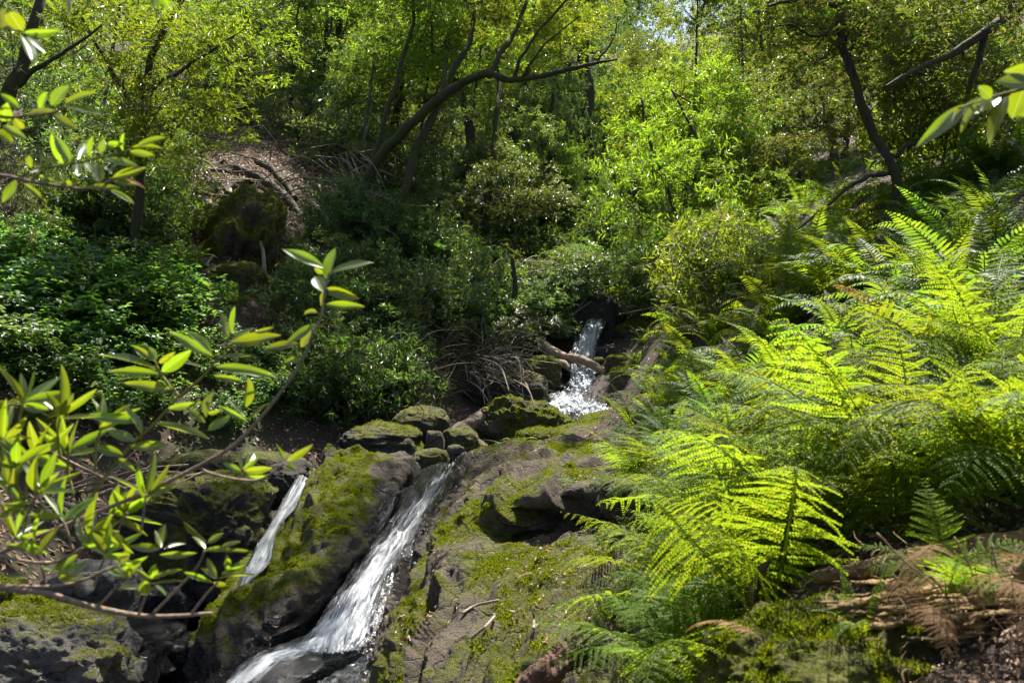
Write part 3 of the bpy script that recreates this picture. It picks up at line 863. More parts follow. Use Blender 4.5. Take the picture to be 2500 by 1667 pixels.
# wet film at the lower right foot
k1 = [(690, 1760, 3.95), (760, 1680, 4.15), (840, 1640, 4.25), (920, 1600, 4.3)]
k2 = [(900, 1780, 3.6), (920, 1700, 3.85), (945, 1640, 4.05), (960, 1590, 4.25)]
water_sheet('shallow_water', [k1, k2], 50, 60, M['water_thin'], .02, 'dark shallow water running over wet rock', lambda uv, e: np.full(len(uv), -.06), 18, 14, .03)
# thin side fall in the chasm
t1 = [(582, 1450, 5.05), (608, 1392, 5.2), (640, 1330, 5.4), (678, 1260, 5.95), (705, 1205, 6.4), (724, 1172, 6.85)]
t2 = [(600, 1455, 5.0), (628, 1392, 5.15), (656, 1330, 5.36), (692, 1262, 5.92), (720, 1207, 6.38), (736, 1174, 6.85)]
t3 = [(618, 1440, 5.02), (640, 1387, 5.18), (666, 1325, 5.4), (699, 1262, 5.95), (727, 1209, 6.42), (742, 1178, 6.88)]
water_sheet('side_fall_water', [t1, t2, t3], 40, 110, M['water_fall'], .012, 'thin white waterfall in the dark cleft', lambda uv, e: -.25 + .27 * np.clip(e * 3, 0, 1), 10, 4, .05)
# dark pool in the chasm
p1 = [(380, 1760, 4.3), (430, 1650, 4.9), (520, 1560, 5.4), (600, 1480, 5.8)]
p2 = [(150, 1820, 4.0), (200, 1700, 4.6), (280, 1600, 5.2), (380, 1530, 5.7)]
water_sheet('pool_water', [p2, p1], 50, 60, M['water_thin'], .02, 'dark pool water in the shaded cleft', lambda uv, e: np.full(len(uv), -.14), 9, 9, .0)
# upper falls
a1 = [(1375, 885, 12.1), (1390, 850, 12.4), (1410, 815, 12.75), (1438, 785, 13.2), (1470, 762, 13.9), (1500, 748, 14.5)]
a2 = [(1425, 890, 12.05), (1433, 850, 12.35), (1448, 812, 12.7), (1465, 783, 13.15), (1490, 760, 13.85), (1512, 748, 14.5)]
a3 = [(1455, 890, 12.1), (1458, 852, 12.4), (1472, 815, 12.75), (1488, 786, 13.2), (1503, 763, 13.9), (1520, 750, 14.5)]
water_sheet('top_fall_water', [a1, a2, a3], 60, 140, M['water_fall'], .03, 'top waterfall tumbling over dark rock behind the log', lambda uv, e: -.22 + .30 * np.clip(e * 3, 0, 1), 12, 9, .10)
b1 = [(1345, 985, 11.0), (1368, 960, 11.2), (1385, 935, 11.4), (1380, 912, 11.65), (1375, 900, 11.9)]
b2 = [(1425, 990, 10.95), (1425, 962, 11.15), (1420, 935, 11.35), (1412, 910, 11.6), (1405, 897, 11.9)]
b3 = [(1490, 985, 11.0), (1475, 960, 11.2), (1462, 935, 11.4), (1448, 910, 11.65), (1435, 900, 11.9)]
water_sheet('lower_tier_water', [b1, b2, b3], 80, 110, M['water_fall'], .05, 'lower tier of the upper falls splashing into the pool', lambda uv, e: -.16 + .27 * np.clip(e * 3, 0, 1), 9, 8, .10)
c1 = [(1300, 962, 10.9), (1380, 965, 11.1), (1440, 968, 11.1), (1505, 985, 10.9)]
c2 = [(1320, 990, 10.4), (1390, 990, 10.5), (1440, 995, 10.5), (1500, 1003, 10.4)]
c3 = [(1370, 1018, 10.0), (1410, 1020, 10.0), (1440, 1022, 10.0), (1480, 1022, 10.0)]
water_sheet('pool_foam_water', [c1, c2, c3], 70, 90, M['water_fall'], .07, 'churning white pool under the lower tier', lambda uv, e: -.10 + .16 * np.clip(e * 4, 0, 1), 9, 9, .04)

# ------------------------------------------------------------------ foliage meshes shared by trees and shrubs
def crown_mesh(name, seed, Rx, Rz, nlobe, ntwig, nleaf, L, Wd, flat=.55, six=False, spread=.33, horiz=0.0, droop=0.0):
    """leaves in whorls on twigs, twigs in lobes, lobes spread through the crown"""
    g = np.random.default_rng(seed)
    u = rdir(nlobe, g) * (g.random(nlobe) ** .42)[:, None]
    lob = u * np.array([Rx, Rx, Rz]) * .85
    lr = g.uniform(.6, 1.3, nlobe) * spread * Rx
    n0 = ntwig * 7
    p = rdir(n0, g) * (g.random(n0) ** .40)[:, None]
    den = fbm(p * np.array([2.1, 2.1, 3.0]) + seed * 3.7, 4) + .55 * fbm(p * 6.5 + seed, 2) - .35 * np.clip(np.linalg.norm(p, axis=1) - .72, 0, 1) * 2
    p = p[np.argsort(-(den + g.normal(size=n0) * .10))[:ntwig]]
    c = p * np.array([Rx, Rx, Rz]) * 1.12
    c[:, 2] += flat * .16 * Rz * fbm(c / Rx * 5 + seed, 2)
    t = norm(p * .8 + .55 * rdir(ntwig, g) + np.array([0, 0, -.05 - droop]))
    c = np.repeat(c, nleaf, 0); t = np.repeat(t, nleaf, 0)
    n = len(c)
    rad = rdir(n, g)
    rad = norm(rad - t * (rad * t).sum(1, keepdims=True))
    d = norm(t * g.uniform(.1, 1.0, n)[:, None] + rad)
    if horiz:
        d[:, 2] *= (1 - horiz); d = norm(d)
    up = norm(np.array([0, 0, 1.0]) + (.9 - .6 * horiz) * rdir(n, g))
    b = c - t * g.uniform(0, 2.2, n)[:, None] * L * .7
    sz = g.uniform(.5, 1.3, n)
    v, f = leaf_geo(b, d, up, L * sz, Wd * sz, .18, six)
    me = make_mesh(name, v, f, M['leaf_mid'], False)
    # limbs reaching the lobes
    mb = MB()
    root = np.array([0, 0, -Rz * .55])
    for q in range(0, nlobe, 4):
        e = lob[q]
        mid = root * .45 + e * .55 + g.normal(size=3) * Rx * .07 - np.array([0, 0, .12 * Rz])
        r0 = .009 * Rx
        vv, ff = tube([root * .9 + e * .03, mid, e, e + norm(e) * lr[q] * .8], [r0, r0 * .7, r0 * .4, r0 * .12], 5, 10, caps=False)
        mb.add(vv, ff)
    return me, mb.mesh(name + '_limbs', M['bark'], True), lob

CR = {'A': [], 'B': [], 'C': [], 'D': []}
for s in range(6):
    CR['A'].append(crown_mesh('crown', 100 + s, 2.4, 2.4, 60, 2300, 8, .118, .040, .45, spread=.23))
for s in range(4):
    CR['B'].append(crown_mesh('crown', 200 + s, 1.1, 1.0, 30, 480, 9, .10, .024, .55, spread=.3))
for s in range(4):
    CR['C'].append(crown_mesh('foliage', 300 + s, .62, .55, 20, 420, 8, .075, .020, .6, spread=.34))
for s in range(4):
    CR['D'].append(crown_mesh('foliage', 400 + s, .62, .40, 16, 240, 5, .085, .055, .35, six=True, spread=.36, horiz=.75))

KINDS = {'bright': ('leaf_bright', 'A'), 'mid': ('leaf_mid', 'A'), 'gloss': ('leaf_gloss', 'A'), 'dark': ('leaf_dark', 'A'), 'brown': ('leaf_brown', 'A'),
         'sprig': ('leaf_bright', 'B'), 'sprig_gloss': ('leaf_gloss', 'B'), 'sprig_brown': ('leaf_brown', 'B'), 'sprig_mid': ('leaf_mid', 'B')}
_cnt = [0]
def place_crown(root, kind, c, rx, rz, rootloc):
    mk, vk = KINDS[kind]
    _cnt[0] += 1
    me, limbs, lob = CR[vk][_cnt[0] % len(CR[vk])]
    base = {'A': (2.4, 2.4), 'B': (1.1, 1.0)}[vk]
    az = float(rng.uniform(0, 6.28))
    for nm, m_, mt in (('crown', me, M[mk]), ('branches', limbs, M['bark'])):
        o = obj(nm, m_, root, np.asarray(c) - rootloc, mt)
        o.scale = (rx / base[0], rx / base[0], rz / base[1])
        o.rotation_euler = (0, 0, az)
    return root

def tree(kind, px, py, d, rpx, rpy, label, group=None, trunk=None, name='broadleaf_tree', bark='bark', crown=True, r0=None, extra=(), more=()):
    """crown centre pixel, depth and half sizes in pixels; trunk path in pixels (px,py,depth,radius px), else grown from the ground"""
    c = P(px, py, d)
    rx, rz = PX(rpx, d), PX(rpy, d)
    if trunk is None:
        bx, by = c[0] + rng.normal() * .25 * rx, c[1] + abs(rng.normal()) * .1 * rx
        bz = min(float(ground_z(bx, by)), c[2] - rz * .6) - .15
        base = np.array([bx, by, bz])
        r = r0 or np.clip(.022 * (c[2] + rz - bz) + .01, .03, .2)
        top = c + np.array([0, 0, rz * .6])
        mid = (base + c) / 2 + np.array([rng.normal() * .12 * rx, 0, 0])
        path, rad = [base, mid, c, top], [r * 1.25, r, r * .7, r * .2]
    else:
        path = [P(a, b, e) for a, b, e, _ in trunk]
        rad = [PX(w, e) * .86 for _, _, e, w in trunk]
        base = path[0].copy()
        gz = float(ground_z(base[0], base[1]))
        if base[2] > gz - .1:
            path.insert(0, np.array([base[0] - .05 * (path[1][0] - base[0]), base[1], gz - .15])); rad.insert(0, rad[0] * 1.15)
            base = path[0].copy()
    root = empty(name, base, label, 'tree', group)
    mb = MB()
    v, f = tube(np.array(path) - base, rad, 14, len(path) * 12, .14, 5.0, _cnt[0] * 3.1, grain=.12, wander=.9)
    mb.v, mb.f, mb.n = [v], [tris(f)], len(v)
    obj('trunk', mb.mesh('trunk', M[bark]), root)
    for br in extra:
        pp = np.array([P(a, b, e) for a, b, e, _ in br]) - base
        rr = [PX(w, e) for _, _, e, w in br]
        v, f = tube(pp, rr, 8, len(pp) * 12, .12, 6.0, 1.7, wander=1.2)
        obj('branch', make_mesh('branch', v, tris(f), M[bark]), root)
    if crown:
        place_crown(root, kind, c, rx, rz, base)
    for (kd, x, y, e, a, b) in more:
        place_crown(root, kd, P(x, y, e), PX(a, e), PX(b, e), base)
    return root

# trees one can pick out
tree('mid', 1060, 60, 15.5, 250, 150, 'dark leaning tree whose trunk arches right over the ravine into a long mossy limb', name='leaning_tree', bark='bark_moss',
     trunk=[(848, 535, 13.5, 20), (898, 436, 13.3, 15), (930, 371, 13.2, 14), (1016, 293, 13.0, 13), (1087, 229, 12.8, 12.5), (1187, 189, 12.6, 10), (1248, 195, 12.5, 8), (1366, 180, 12.2, 7), (1455, 157, 12.0, 4.5), (1508, 146, 11.9, 2.5)],
     extra=[[(1187, 190, 12.6, 7.5), (1225, 130, 12.8, 6.5), (1273, 45, 13.2, 5), (1300, -60, 13.6, 4)], [(1250, 195, 12.5, 5), (1276, 136, 12.4, 4), (1320, 70, 12.4, 3.5), (1384, 0, 12.4, 3), (1440, -80, 12.4, 2)],
            [(1273, 190, 12.4, 3.4), (1330, 110, 12.2, 2.6), (1416, 40, 12, 1.6)], [(1092, 228, 12.8, 6), (1088, 180, 13, 4.5), (1094, 125, 13.2, 3)], [(1450, 158, 12, 3), (1495, 100, 12, 2), (1510, 40, 12, 1)]],
     more=[('mid', 1300, 10, 14.0, 200, 110), ('sprig', 1370, 90, 13.2, 130, 80), ('mid', 1180, -230, 13.6, 260, 140), ('mid', 900, -260, 13.8, 280, 150)])
tree('gloss', 1030, 30, 17.5, 200, 150, 'straight slanting dark trunk beside the leaning tree', bark='bark_moss',
     trunk=[(950, 630, 13.0, 15), (965, 545, 13.0, 13), (1001, 414, 13.0, 11.5), (1044, 307, 13.1, 11), (1076, 229, 13.2, 10), (1112, 160, 13.4, 9), (1141, 110, 13.6, 7), (1160, 20, 14, 5)])
tree('mid', 1060, -130, 15.5, 180, 120, 'slim dark stem rising from the foot of the leaning tree', trunk=[(880, 470, 13.7, 8), (912, 386, 13.7, 7), (951, 257, 13.8, 6.5), (980, 154, 14, 6), (1005, 71, 14.2, 5), (1010, -60, 14.5, 4)])
tree('gloss', 900, 200, 19, 130, 120, 'thin upright pole tree left of the leaning tree', trunk=[(870, 500, 14.2, 5), (887, 400, 14.4, 4.5), (894, 303, 14.8, 4), (907, 214, 15.2, 3.4), (915, 120, 15.6, 2.5)])
tree('gloss', 1190, 400, 16.3, 190, 165, 'glossy leaved bay tree with a mossy pale trunk in the middle of the ravine', bark='bark_moss',
     trunk=[(1155, 640, 15.2, 12), (1173, 557, 15.2, 10), (1194, 471, 15.3, 9), (1205, 375, 15.6, 8), (1215, 214, 16.2, 6), (1215, 100, 16.8, 4)], more=[('gloss', 1130, 520, 15.6, 130, 70), ('gloss', 1270, 480, 15.3, 150, 90)])
tree('gloss', 1350, 330, 18.0, 105, 170, 'conical silvery bay tree behind the long limb', more=[('mid', 1390, 420, 17, 90, 90)])
tree('sprig', 1620, 450, 13.2, 180, 190, 'slender yellow green tree leaning over the upper falls', trunk=[(1660, 640, 13.2, 7), (1651, 528, 13.2, 5.5), (1616, 421, 13.2, 5), (1580, 321, 13.3, 4.2), (1566, 243, 13.4, 3)], more=[('bright', 1570, 270, 20, 140, 130)])
tree('bright', 1700, 330, 15, 190, 190, 'yellow green tree with a thin curving stem on the fern bank', trunk=[(1770, 620, 13.8, 6.5), (1764, 557, 13.8, 6), (1731, 411, 13.8, 5), (1700, 330, 14, 4), (1640, 220, 14.2, 2.5)], more=[('bright', 1650, 250, 20, 140, 120), ('sprig_mid', 1770, 480, 13.5, 120, 90)])
tree('sprig_brown', 2060, 60, 8.6, 260, 130, 'slim curved trunk rising from the fern bank with russet leaves above', bark='bark',
     trunk=[(2200, 590, 8.3, 15), (2196, 540, 8.3, 13), (2185, 446, 8.3, 12.5), (2160, 375, 8.3, 12), (2124, 303, 8.3, 12), (2096, 243, 8.3, 12), (2074, 161, 8.3, 11), (2056, 89, 8.3, 10), (2056, 0, 8.3, 10), (2065, -180, 8.4, 8)],
     extra=[[(2056, 20, 8.3, 6), (2000, 5, 8.2, 5), (1900, 8, 8.1, 4), (1840, 30, 8, 2.5)], [(2052, 60, 8.3, 4), (1990, 90, 8.2, 3), (1930, 60, 8.1, 2), (1850, 80, 8.0, 1)], [(2180, 420, 8.3, 6), (2100, 440, 8.2, 5), (2020, 500, 8.0, 3.5), (1950, 560, 7.8, 2)], [(2170, 390, 8.3, 5), (2230, 350, 8.5, 5), (2300, 330, 8.8, 4)]],
     more=[('sprig_brown', 1850, 60, 8.4, 150, 80), ('sprig_brown', 1560, 130, 9.0, 90, 50), ('sprig_brown', 2350, 60, 7.8, 240, 140), ('sprig_brown', 2250, 180, 9.0, 220, 120), ('brown', 2000, 250, 11, 200, 120), ('sprig_brown', 2080, -210, 9.2, 270, 150), ('sprig_brown', 2380, -260, 9.6, 280, 160), ('sprig_brown', 1850, -260, 9.8, 220, 130), ('sprig_brown', 2230, -160, 10.6, 260, 140)])
tree('sprig_brown', 2420, -80, 6.4, 240, 150, 'mossy dark limb slanting down from the upper right', name='leaning_tree', bark='bark_moss',
     trunk=[(2750, 480, 7.2, 22), (2680, 150, 7.0, 20), (2600, -60, 6.8, 17), (2481, 18, 6.6, 15), (2392, 89, 6.5, 12), (2321, 132, 6.5, 9), (2231, 175, 6.4, 6), (2160, 211, 6.3, 3.5)], extra=[[(2400, 85, 6.5, 9), (2385, 160, 6.6, 8), (2365, 230, 6.7, 6)]])
for k, (a, b) in enumerate([([(2045, 420, 16, 12), (2030, 340, 16, 10), (2010, 220, 16, 9), (2003, 120, 16, 8)], (2000, 60)), ([(2062, 430, 16.5, 9), (2067, 340, 16.5, 8), (2074, 214, 16.5, 7), (2078, 90, 16.5, 6)], (2090, 20)), ([(2120, 420, 15.5, 12), (2110, 340, 15.5, 10), (2096, 250, 15.5, 9), (2090, 120, 15.5, 7)], (2150, 90))]):
    tree('mid', b[0], b[1], 17, 190, 150, ['leafy pole tree with ivy on the slope behind the curved trunk', 'straight bare pole tree between two leafy ones on the slope', 'stout mossy trunk on the slope behind the curved trunk'][k], trunk=a, bark='bark_moss' if k == 2 else 'bark')
tree('sprig', 380, 190, 9.0, 240, 190, 'yellow green bay tree with star shaped leaf whorls at the upper left', trunk=[(330, 640, 9.6, 12), (345, 420, 9.4, 11), (357, 200, 9.3, 10), (393, 86, 9.2, 9), (440, 10, 9.2, 7), (480, -120, 9.2, 5)],
     extra=[[(350, 300, 9.3, 7), (290, 203, 9.2, 6), (250, 130, 9.1, 5), (200, 40, 9, 3)], [(357, 220, 9.3, 6), (430, 180, 9.2, 5), (520, 120, 9.1, 3), (600, 70, 9, 1.5)]], more=[('sprig', 560, 90, 9.4, 170, 130), ('sprig', 180, 60, 9.2, 200, 150), ('sprig_mid', 480, 290, 9.6, 150, 80), ('sprig', 330, 350, 9.2, 170, 70)])
tree('sprig_gloss', 30, 120, 6.6, 170, 140, 'thick dark trunk at the left edge with white glinting leaves', trunk=[(-40, 700, 6.8, 22), (-30, 420, 6.6, 20), (18, 230, 6.5, 18), (61, 150, 6.5, 16), (95, 30, 6.5, 13), (110, -120, 6.6, 10)], extra=[[(30, 215, 6.5, 8), (100, 160, 6.4, 6), (170, 120, 6.4, 4), (250, 60, 6.3, 2)]], more=[('sprig_gloss', 30, 450, 6.2, 110, 140)])
tree('gloss', 620, 120, 23, 200, 160, 'arched dark sapling bending right on the left bank', trunk=[(462, 350, 15, 6), (468, 321, 15, 6), (500, 264, 15, 5.5), (536, 218, 15, 5), (589, 186, 15, 4.2), (671, 171, 15, 2.4)])

# unseen tree added on the left bank so its crown dapples the cascade
_b = np.array([-8.6, 7.6, float(ground_z(-8.6, 7.6)) - .2])
ot = empty('unseen_shade_tree', _b, 'unseen tall tree leaning over the ravine, added to shade the cascade', 'tree')
_v, _f = tube(np.array([_b, (-7.6, 8.0, 6.0), (-4.6, 8.8, 9.2), (-1.2, 9.4, 10.2), (1.2, 9.6, 10.8)]) - _b, [.22, .18, .13, .09, .04], 10, 50, .1, 5)
obj('trunk', make_mesh('trunk', _v, tris(_f), M['bark']), ot)
for _c, _r in (((-1.2, 10.4, 9.6), 1.4), ((.2, 9.0, 9.8), 1.2), ((1.4, 10.6, 10.2), 1.0)):
    place_crown(ot, 'sprig_mid', _c, _r, _r * .7, _b)

# the wood behind
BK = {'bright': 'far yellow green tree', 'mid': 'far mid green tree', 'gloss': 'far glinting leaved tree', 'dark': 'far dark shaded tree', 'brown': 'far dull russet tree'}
g = np.random.default_rng(21)
def back(kind, px, py, d, rx, ry):
    tree(kind, px, py, d, rx, ry, unique(BK[kind], px, py, 'tall' if py < 100 else 'low', 'behind'), 'far wood: ' + kind + ' trees', name='forest_tree')
for row, (py, d, rr) in enumerate([(-110, 40, 250), (50, 38, 220), (190, 34, 200), (340, 30, 180), (90, 27, 190)]):
    for px in np.arange(-260, 2800, 215 if row != 4 else 330):
        x = px + g.normal() * 50; y = py + g.normal() * 40
        dd = d + g.normal() * 2
        if 1530 < x < 1730 and y < 120:
            continue
        if row == 3 and (300 < x < 1050):
            continue
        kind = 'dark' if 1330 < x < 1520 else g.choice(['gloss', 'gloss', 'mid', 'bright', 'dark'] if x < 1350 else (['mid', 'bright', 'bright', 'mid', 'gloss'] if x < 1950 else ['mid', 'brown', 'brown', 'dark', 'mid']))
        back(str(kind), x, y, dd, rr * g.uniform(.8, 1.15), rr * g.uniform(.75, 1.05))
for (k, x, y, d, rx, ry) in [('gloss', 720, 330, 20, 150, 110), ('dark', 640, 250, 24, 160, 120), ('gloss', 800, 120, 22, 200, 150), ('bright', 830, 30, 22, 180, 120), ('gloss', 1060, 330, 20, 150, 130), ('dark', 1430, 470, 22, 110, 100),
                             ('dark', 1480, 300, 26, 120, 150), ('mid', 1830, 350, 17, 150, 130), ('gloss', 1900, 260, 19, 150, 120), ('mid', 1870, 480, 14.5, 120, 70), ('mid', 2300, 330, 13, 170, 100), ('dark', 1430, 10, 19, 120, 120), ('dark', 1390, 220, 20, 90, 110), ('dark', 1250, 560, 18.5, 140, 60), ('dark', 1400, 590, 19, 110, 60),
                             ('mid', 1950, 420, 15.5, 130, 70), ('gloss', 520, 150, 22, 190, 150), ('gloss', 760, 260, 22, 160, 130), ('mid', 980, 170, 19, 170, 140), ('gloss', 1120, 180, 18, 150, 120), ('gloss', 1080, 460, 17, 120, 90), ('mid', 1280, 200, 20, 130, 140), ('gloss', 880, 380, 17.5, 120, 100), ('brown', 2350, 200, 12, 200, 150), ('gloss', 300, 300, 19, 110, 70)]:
    back(k, x, y, d, rx, ry)

# slender pole trees standing up through the wood
g = np.random.default_rng(55)
for (x, yb, d, r) in [(700, 330, 21, 4), (765, 360, 21, 5), (1010, 500, 18, 4), (1120, 540, 17, 4), (1290, 560, 19, 5), (1455, 520, 22, 6), (1395, 560, 21, 4), (1820, 480, 16.5, 5), (1905, 450, 17.5, 6), (1690, 520, 17, 4), (230, 420, 14, 6), (2290, 400, 13.5, 6)]:
    lean = g.normal() * 35
    h_ = ground_hit(x, yb, 8.0)
    tree('gloss' if x < 1400 else 'mid', x + lean * 1.4, -60 + g.normal() * 50, d + .5, 120, 110, unique('slender dark pole tree', x, yb, None, 'behind'), 'slender pole trees in the wood', name='pole_tree',
         trunk=[(x, yb, d, r), (x + lean * .4, yb * .6, d, r * .9), (x + lean * .8, yb * .25, d + .2, r * .75), (x + lean * 1.2, -60, d + .4, r * .5)],
         extra=[[(x + lean * .5, yb * .5, d, r * .5), (x + lean * .5 + g.choice([-1, 1]) * 60, yb * .5 - 60, d + .3, r * .3), (x + lean * .5 + g.choice([-1, 1]) * 90, yb * .5 - 130, d + .5, r * .12)]])

# ------------------------------------------------------------------ shrubs
def shrub(vk, mat, px, py, d, s, label, group, name='shrub', zoff=0.25, onground=True, flat=1.0):
    if onground:
        h = ground_hit(px, py)
        if h is None:
            return
    else:
        h = P(px, py, d)
    _cnt[0] += 1
    me, limbs, _ = CR[vk][_cnt[0] % len(CR[vk])]
    base = np.array([h[0], h[1], min(h[2], float(ground_z(h[0], h[1])))]) - [0, 0, .05]
    root = empty(name, base, label, 'shrub', group)
    az = float(rng.uniform(0, 6.28))
    hz = {'C': .55, 'D': .40}[vk] * s * flat
    z = (h[2] - base[2]) + (hz * .8 if onground else 0)
    for nm, m_, mt in (('foliage', me, M[mat]), ('stems', limbs, M['bark'])):
        o = obj(nm, m_, root, (0, 0, z), mt)
        o.scale = (s, s, s * flat)
        o.rotation_euler = (float(rng.normal() * .12), float(rng.normal() * .12), az)

def scatter_shrubs(n, x0, x1, y0, y1, vk, mat, s0, s1, label, group, seed, name='shrub', ok=None):
    g = np.random.default_rng(seed)
    for _ in range(n):
        x, y = g.uniform(x0, x1), g.uniform(y0, y1)
        if ok and not ok(x, y):
            continue
        sz_ = g.uniform(s0, s1)
        shrub(vk, mat, x, y, 0, sz_, unique(label, x, y, size_word(sz_, s0, s1)), group, name)

scatter_shrubs(17, -60, 210, 590, 980, 'D', 'leaf_broad', .6, .95, 'lush broad leaved bramble', 'bramble clumps by the left edge', 1, 'bramble_bush')
scatter_shrubs(14, 210, 520, 660, 830, 'D', 'leaf_broad', .6, .95, 'broad leaved bramble', 'bramble clumps below the rock pillar', 2, 'bramble_bush')
scatter_shrubs(16, 120, 700, 880, 1080, 'D', 'leaf_broad', .4, .7, 'low bramble', 'low brambles behind the bay branch', 3, 'bramble_bush')
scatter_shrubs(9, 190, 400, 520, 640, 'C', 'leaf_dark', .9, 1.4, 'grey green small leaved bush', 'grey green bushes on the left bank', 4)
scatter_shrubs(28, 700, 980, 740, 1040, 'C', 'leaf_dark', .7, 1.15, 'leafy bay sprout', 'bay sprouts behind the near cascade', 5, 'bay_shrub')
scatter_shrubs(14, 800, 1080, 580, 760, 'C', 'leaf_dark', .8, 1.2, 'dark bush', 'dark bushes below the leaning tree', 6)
scatter_shrubs(14, 1020, 1250, 640, 820, 'D', 'leaf_broad', .7, 1.1, 'bright broad leaved bush', 'bright bushes by the tree snags', 7)
scatter_shrubs(14, 1050, 1280, 640, 840, 'C', 'leaf_gloss', .9, 1.4, 'glossy narrow leaved bush', 'glossy bushes by the tree snags', 8)
scatter_shrubs(16, 1540, 1800, 600, 760, 'C', 'leaf_mid', .8, 1.2, 'sunlit small leaved bush', 'sunlit bushes above the upper falls', 9)
scatter_shrubs(26, 1280, 2400, 380, 560, 'C', 'leaf_mid', 1.2, 2.0, 'leafy undergrowth bush', 'undergrowth on the upper right slope', 10, ok=lambda x, y: not (2020 < x < 2320 and y > 430))
scatter_shrubs(30, 150, 1200, 330, 560, 'C', 'leaf_gloss', 1.1, 1.9, 'glinting undergrowth bush', 'undergrowth on the upper left slope', 11, ok=lambda x, y: not (380 < x < 800 and 330 < y < 560))
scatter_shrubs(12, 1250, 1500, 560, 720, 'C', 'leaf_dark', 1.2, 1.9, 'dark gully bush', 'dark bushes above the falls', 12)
g = np.random.default_rng(13)
for x, y, d in [(1320, 740, 12.6), (1290, 800, 12.2), (1350, 700, 12.8), (1340, 730, 12.9), (1360, 790, 12.4), (1420, 660, 13.2), (1500, 650, 13.0), (1560, 660, 12.8), (1600, 700, 12.6), (1600, 745, 12.6), (1440, 620, 13.8), (1380, 640, 13.5), (1330, 660, 13.4), (1250, 820, 12), (1420, 700, 13.4), (1570, 620, 13.2)]:
    shrub('C', 'leaf_gloss', x, y, d, g.uniform(.6, .95), unique('glossy hanging bay spray', x, y), 'bay sprays round the top fall', 'bay_shrub', onground=False, flat=.6)

# ------------------------------------------------------------------ ferns
def rachis(L, bend, n, twist=0.0):
    """arching stalk in the XZ plane: starts upward-outward, bends over"""
    t = np.linspace(0, 1, n)
    ang = np.radians(68) - np.radians(bend) * t ** 1.2
    ds = L / (n - 1)
    x = np.concatenate([[0], np.cumsum(np.cos(ang[:-1]) * ds)])
    z = np.concatenate([[0], np.cumsum(np.sin(ang[:-1]) * ds)])
    y = twist * L * t ** 2
    return np.column_stack([x, y, z]), ang

def frond_sword(name, L, bend, seed, mat='fern_dark'):
    g = np.random.default_rng(seed)
    n = 34
    c, ang = rachis(L, bend, n, g.normal() * .06)
    mb = MB()
    vv, ff = tube(c[::3], np.linspace(.004, .0012, len(c[::3])) * L / .7, 4, n, caps=False)
    mb.add(vv, ff)
    k = np.arange(4, n)
    t = (k - 4) / (n - 5)
    pl = L * .15 * np.clip(np.minimum(t * 5 + .55, 1), 0, 1) * (1 - t ** 2.2) + .006
    for sgn in (-1, 1):
        tang = np.column_stack([np.cos(ang[k]), 0 * t, np.sin(ang[k])])
        up = np.column_stack([-np.sin(ang[k]), 0 * t, np.cos(ang[k])])
        d = norm(np.array([0, sgn, 0]) + tang * (.22 + .5 * t[:, None]) - up * .18 + g.normal(size=(len(k), 3)) * .07)
        v, f = leaf_geo(c[k], d, up + g.normal(size=(len(k), 3)) * .2, pl, np.full(len(k), L * .021), .1, True)
        mb.add(v, f)
    return mb.mesh(name, M[mat], False)

def frond_lady(name, L, bend, seed, mat='fern'):
    """twice divided frond: side branches each carrying pairs of leaflets"""
    g = np.random.default_rng(seed)
    n = 27
    c, ang = rachis(L, bend, n, g.normal() * .16)
    mb = MB()
    vv, ff = tube(c[::3], np.linspace(.005, .0012, len(c[::3])) * L / .7, 5, n, caps=False)
    mb.add(vv, ff)
    B, D, U, LL, WW = [], [], [], [], []
    for k in range(5, n):
        t = (k - 5) / (n - 6)
        pl = L * .30 * min(1, .5 + t * 3.2) * (1 - t) ** .75 + .012
        tang = np.array([math.cos(ang[k]), 0, math.sin(ang[k])]); up = np.array([-math.sin(ang[k]), 0, math.cos(ang[k])])
        for sgn in (-1, 1):
            d = norm(np.array([0, sgn, 0]) + tang * (.25 + .35 * t) - up * .10 + g.normal(size=3) * .13)
            pl_ = pl * g.uniform(.8, 1.12) * (0.45 if g.random() < .06 else 1)
            pl, plk = pl_, pl
            m = max(5, int(22 * pl / (L * .3) + 4))
            s = np.linspace(.06, 1, m)
            pts = c[k] + d * (s * pl)[:, None] - (up * .6 + np.array([0, 0, .5])) * (s ** 2 * pl * g.uniform(.15, .42))[:, None] + tang * (s ** 2 * pl * g.uniform(.0, .25))[:, None]
            dd = norm(np.gradient(pts, axis=0))
            ll = L * .021 * min(1, pl / (L * .2)) * (1 - s ** 1.5 * .75) + .003
            for s2 in (-1, 1):
                side = norm(np.cross(dd, up)) * s2
                B.append(pts); D.append(side + dd * .45 + g.normal(size=(m, 3)) * .08 - up * .12); U.append(np.tile(up, (m, 1)) + g.normal(size=(m, 3)) * .2); LL.append(ll); WW.append(np.maximum(ll * .4, pl / m * 1.25))
            pl = plk
    v, f = leaf_geo(np.concatenate(B), np.concatenate(D), np.concatenate(U), np.concatenate(LL), np.concatenate(WW), .1)
    mb.add(v, f)
    return mb.mesh(name, M[mat], False)

SW = [frond_sword('frond', 1.0, b, 500 + q) for q, b in enumerate((50, 65, 80, 90, 100, 112, 125, 138))]
LD = [frond_lady('frond', 1.0, b, 520 + q) for q, b in enumerate((45, 58, 70, 80, 90, 100, 112, 125))]

